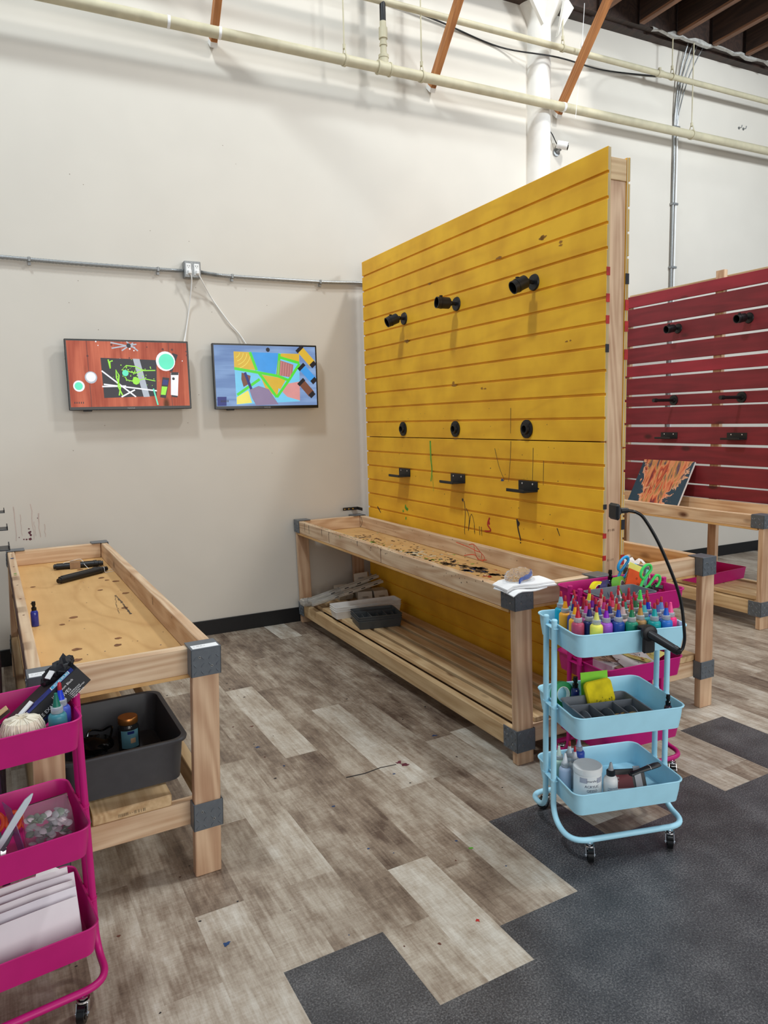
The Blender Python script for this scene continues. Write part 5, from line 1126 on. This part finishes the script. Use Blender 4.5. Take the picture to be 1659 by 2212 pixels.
for k, lb in enumerate(('bottom', 'middle', 'top')):
    cutlery_tray('cutlery_tray', lb+' one of the nested dark grey divided trays under the splattered bench', at(RO, RR, .205, 1.685, SH+.014*k), RR+R(-11), .285, .23, .052, DGREY, 'nested dark trays', k < 2)
BINM = pm('beige_bin_plastic', (206, 198, 184), .55, .05)
def hopper(label, loc, rot):
    t = thing('hopper_bin', label, 'bin', loc, rot, 'beige bins')
    bm = BM(); prof = [(-.07, 0), (.055, 0), (.075, .035), (.06, .045), (.03, .085), (-.07, .085)]
    inn = [(-.066, .004), (.052, .004), (.070, .035), (.056, .043), (.028, .081), (-.066, .081)]
    loft(bm, [[Vector((x, -.05, z)) for x, z in prof], [Vector((x, .05, z)) for x, z in prof]], 0, True, True, False); obj('bin_shell', bm, BINM, t)
    bm = BM(); bx(bm, .045, .0655, -.02, .02, .052, .056, 0); cyl(bm, (.064, 0, .02), (.070, 0, .022), .006, seg=10); obj('moulded_mark', bm, pm('bin_mark_beige', (168, 158, 146), .6), t)  # moulded marks in a darker beige than the shell
for (x, y, z, rx, ry, rz_), lb in (((.375, 2.20, SH, 0, 0, -112), 'beige hopper bin lying nearest behind the white trays'), ((.475, 2.17, SH, 0, 0, -100), 'beige hopper bin against the yellow wall behind the white trays'), ((.30, 2.40, SH+.0, 0, 0, -95), 'beige hopper bin leftmost of the heap under the bench'), ((.44, 2.37, SH+.088, 8, -10, -120), 'beige hopper bin topmost of the heap'), ((.42, 2.38, SH, 0, 0, -88), 'beige hopper bin underneath the topmost one')):
    hopper(lb, at(RO, RR, x, y, z), (R(rx), R(ry), RR+R(rz_)))
for k, (a, b_, lb) in enumerate((((-.005, 2.30, .205), (.50, 2.235, .335), 'upper'), ((.0, 2.245, .192), (.50, 2.165, .310), 'lower'))):
    A_ = Vector(at(RO, RR, *a)); B_ = Vector(at(RO, RR, *b_)); d = B_-A_; L_ = d.length
    t = thing('rail_strip', lb+' of two long off-white plastic rails propped on the beige bins', 'rail', (0, 0, 0), 0, 'off-white rails'); t.location = A_; t.rotation_euler = d.to_track_quat('X', 'Z').to_euler()
    bm = BM(); pr = [(-.024, 0), (.024, 0), (.024, .018), (.019, .018), (.019, .006), (-.019, .006), (-.019, .018), (-.024, .018)]
    loft(bm, [[Vector((x, y, z)) for y, z in pr] for x in (0, L_)], 0, True, True, False); obj('rail_channel', bm, BINM, t)
    bm = BM()
    for q in (.3, .5, .68, .86): bx(bm, L_*q, L_*q+.03, -.0243, -.0240, .006, .012)
    obj('slot', bm, BLKP, t)
    bm = BM(); rnd = random.Random(k); g = []
    for i in range(12):
        x = -.01+L_*.46*i/11; g.append([Vector((x+rnd.gauss(0, .002), (.028+rnd.gauss(0, .002))*math.cos(q), .010+(.016+rnd.gauss(0, .0015))*math.sin(q))) for q in [2*math.pi*z/12 for z in range(12)]])
    loft(bm, g, 0, True, True, False); obj('plastic_wrap', bm, CLEAR, t, sharp=1)
t = thing('rail_end', 'short off-white plastic end piece in torn film at the far bench corner', 'plastic', at(RO, RR, .03, 2.42, SH-.02), RR)
bm = BM(); bx(bm, -.045, .04, -.03, .04, 0, .045, bev=.006); bx(bm, -.035, .02, -.032, -.029, .012, .032, 0, .001); obj('end_piece', bm, BINM, t)
bm = BM(); rnd = random.Random(23); r_ = bmesh.ops.create_icosphere(bm, subdivisions=3, radius=.05, matrix=Matrix.Translation((.0, -.01, .025)) @ Matrix.Diagonal((1.2, 1, .6, 1)))
for v in r_['verts']: v.co *= 1+rnd.gauss(0, .06); v.co.z = max(.0, v.co.z)
obj('torn_film', bm, CLEAR, t, sharp=1)

# ------------------------------------------------------------------ far benches
def painting_mat():
    mt, nt, b, nd = newmat('poured_paint'); L = nt.links.new
    tc = nd('ShaderNodeTexCoord'); mp = nd('ShaderNodeMapping'); L(tc.outputs['Object'], mp.inputs['Vector'])
    n1 = nd('ShaderNodeTexNoise'); n1.inputs['Scale'].default_value = 9; n1.inputs['Detail'].default_value = 6; n1.inputs['Roughness'].default_value = .65; n1.inputs['Distortion'].default_value = 1.2
    m2 = nd('ShaderNodeMapping'); m2.inputs['Scale'].default_value = (1, 22, 4); L(tc.outputs['Object'], m2.inputs['Vector'])
    n2 = nd('ShaderNodeTexNoise'); n2.inputs['Scale'].default_value = 1; n2.inputs['Detail'].default_value = 6; n2.inputs['Distortion'].default_value = 1.5
    L(mp.outputs[0], n1.inputs['Vector']); L(m2.outputs[0], n2.inputs['Vector'])
    sx = nd('ShaderNodeSeparateXYZ'); L(tc.outputs['Object'], sx.inputs[0])
    def M_(op, a, b_=None, c=None):
        q = nd('ShaderNodeMath', operation=op)
        for i, v in enumerate((a, b_, c)):
            if v is None: continue
            if isinstance(v, (int, float)): q.inputs[i].default_value = v
            else: L(v, q.inputs[i])
        return q.outputs[0]
    yy = M_('ABSOLUTE', M_('SUBTRACT', sx.outputs[1], .26)); r_ = M_('MULTIPLY', yy, 4.4)
    zz = M_('MULTIPLY', M_('SUBTRACT', .2, sx.outputs[2]), 1.6); r_ = M_('ADD', r_, zz)
    v = M_('ADD', r_, M_('MULTIPLY', M_('SUBTRACT', n1.outputs['Fac'], .5), 1.5))
    col = ramp(nd, [(.34, lin((110, 30, 42))), (.43, lin((196, 84, 38))), (.51, lin((224, 146, 100))), (.58, lin((170, 128, 60))), (.68, lin((92, 62, 84)))]); L(n2.outputs['Fac'], col.inputs[0])
    msk = ramp(nd, [(.80, (0, 0, 0, 1)), (.86, (1, 1, 1, 1))]); L(v, msk.inputs[0])
    rim = ramp(nd, [(.70, (0, 0, 0, 1)), (.79, (1, 1, 1, 1)), (.86, (0, 0, 0, 1))]); L(v, rim.inputs[0])
    x1 = nd('ShaderNodeMix', data_type='RGBA'); L(rim.outputs[0], x1.inputs[0]); L(col.outputs[0], x1.inputs[6]); x1.inputs[7].default_value = lin((230, 176, 140))
    x2 = nd('ShaderNodeMix', data_type='RGBA'); L(msk.outputs[0], x2.inputs[0]); L(x1.outputs[2], x2.inputs[6]); x2.inputs[7].default_value = lin((20, 56, 76))
    L(x2.outputs[2], b.inputs['Base Color']); b.inputs['Roughness'].default_value = .3
    return mt
t = thing('canvas_painting', 'abstract orange and navy poured painting leaning on the red boards', 'painting', (4.606, 4.045, .681), (0, R(29), R(.6)))
bm = BM(); bx(bm, -.001, .0, 0, .52, 0, .42); obj('painted_face', bm, painting_mat(), t)
bm = BM(); bx(bm, .0, .019, 0, .52, 0, .42, bev=.002); obj('canvas_edge', bm, PAPER, t)
cutlery_tray('magenta_tray', 'shallow magenta tray on the lower shelf of the far right bench', (4.50, 3.60, .2130), R(4), .44, .26, .085, PINKM, None, True)
t = thing('paint_tube', 'white paint tube lying in the bench tray behind the yellow wall', 'tube', (2.86, 2.84, .676), (0, 0, R(20)))
bm = BM(); loft(bm, [[Vector((x, w*math.cos(a), h*math.sin(a))) for a in [2*math.pi*k/14 for k in range(14)]] for x, w, h in ((-.075, .020, .0015), (-.06, .019, .004), (.0, .016, .011), (.05, .0125, .012), (.055, .008, .008))]); obj('tube_body', bm, WHITE, t)
bm = BM(); cyl(bm, (.055, 0, 0), (.075, 0, 0), .0095, .008, 14); obj('screw_cap', bm, BLKP, t)
t = thing('crumpled_paper', 'crumpled white and lilac paper towel in the bench tray behind the yellow wall', 'paper', (2.74, 2.74, .6632), R(10))
bm = BM(); rnd = random.Random(3); g = [[Vector((-.10+.2*i/9, -.07+.14*j/7, .012+rnd.uniform(-.01, .022))) for i in range(10)] for j in range(8)]
loft(bm, g, 0, False, False, False, False); loft(bm, [[p-Vector((0, 0, .0015)) for p in l] for l in g], 0, False, False, False, False); obj('towel', bm, PAPER, t, norm=False)
bm = BM(); tube(bm, [(-.02, -.05, .04), (.03, .02, .046)], .006, 8); obj('brown_stick', bm, SP_BRN, t)

for o in bpy.data.objects:
    if o.name.split('.')[0] in ('dried_paint', 'grain_scar', 'plaster_smear', 'paint_smudge'): o['kind'] = 'stuff'
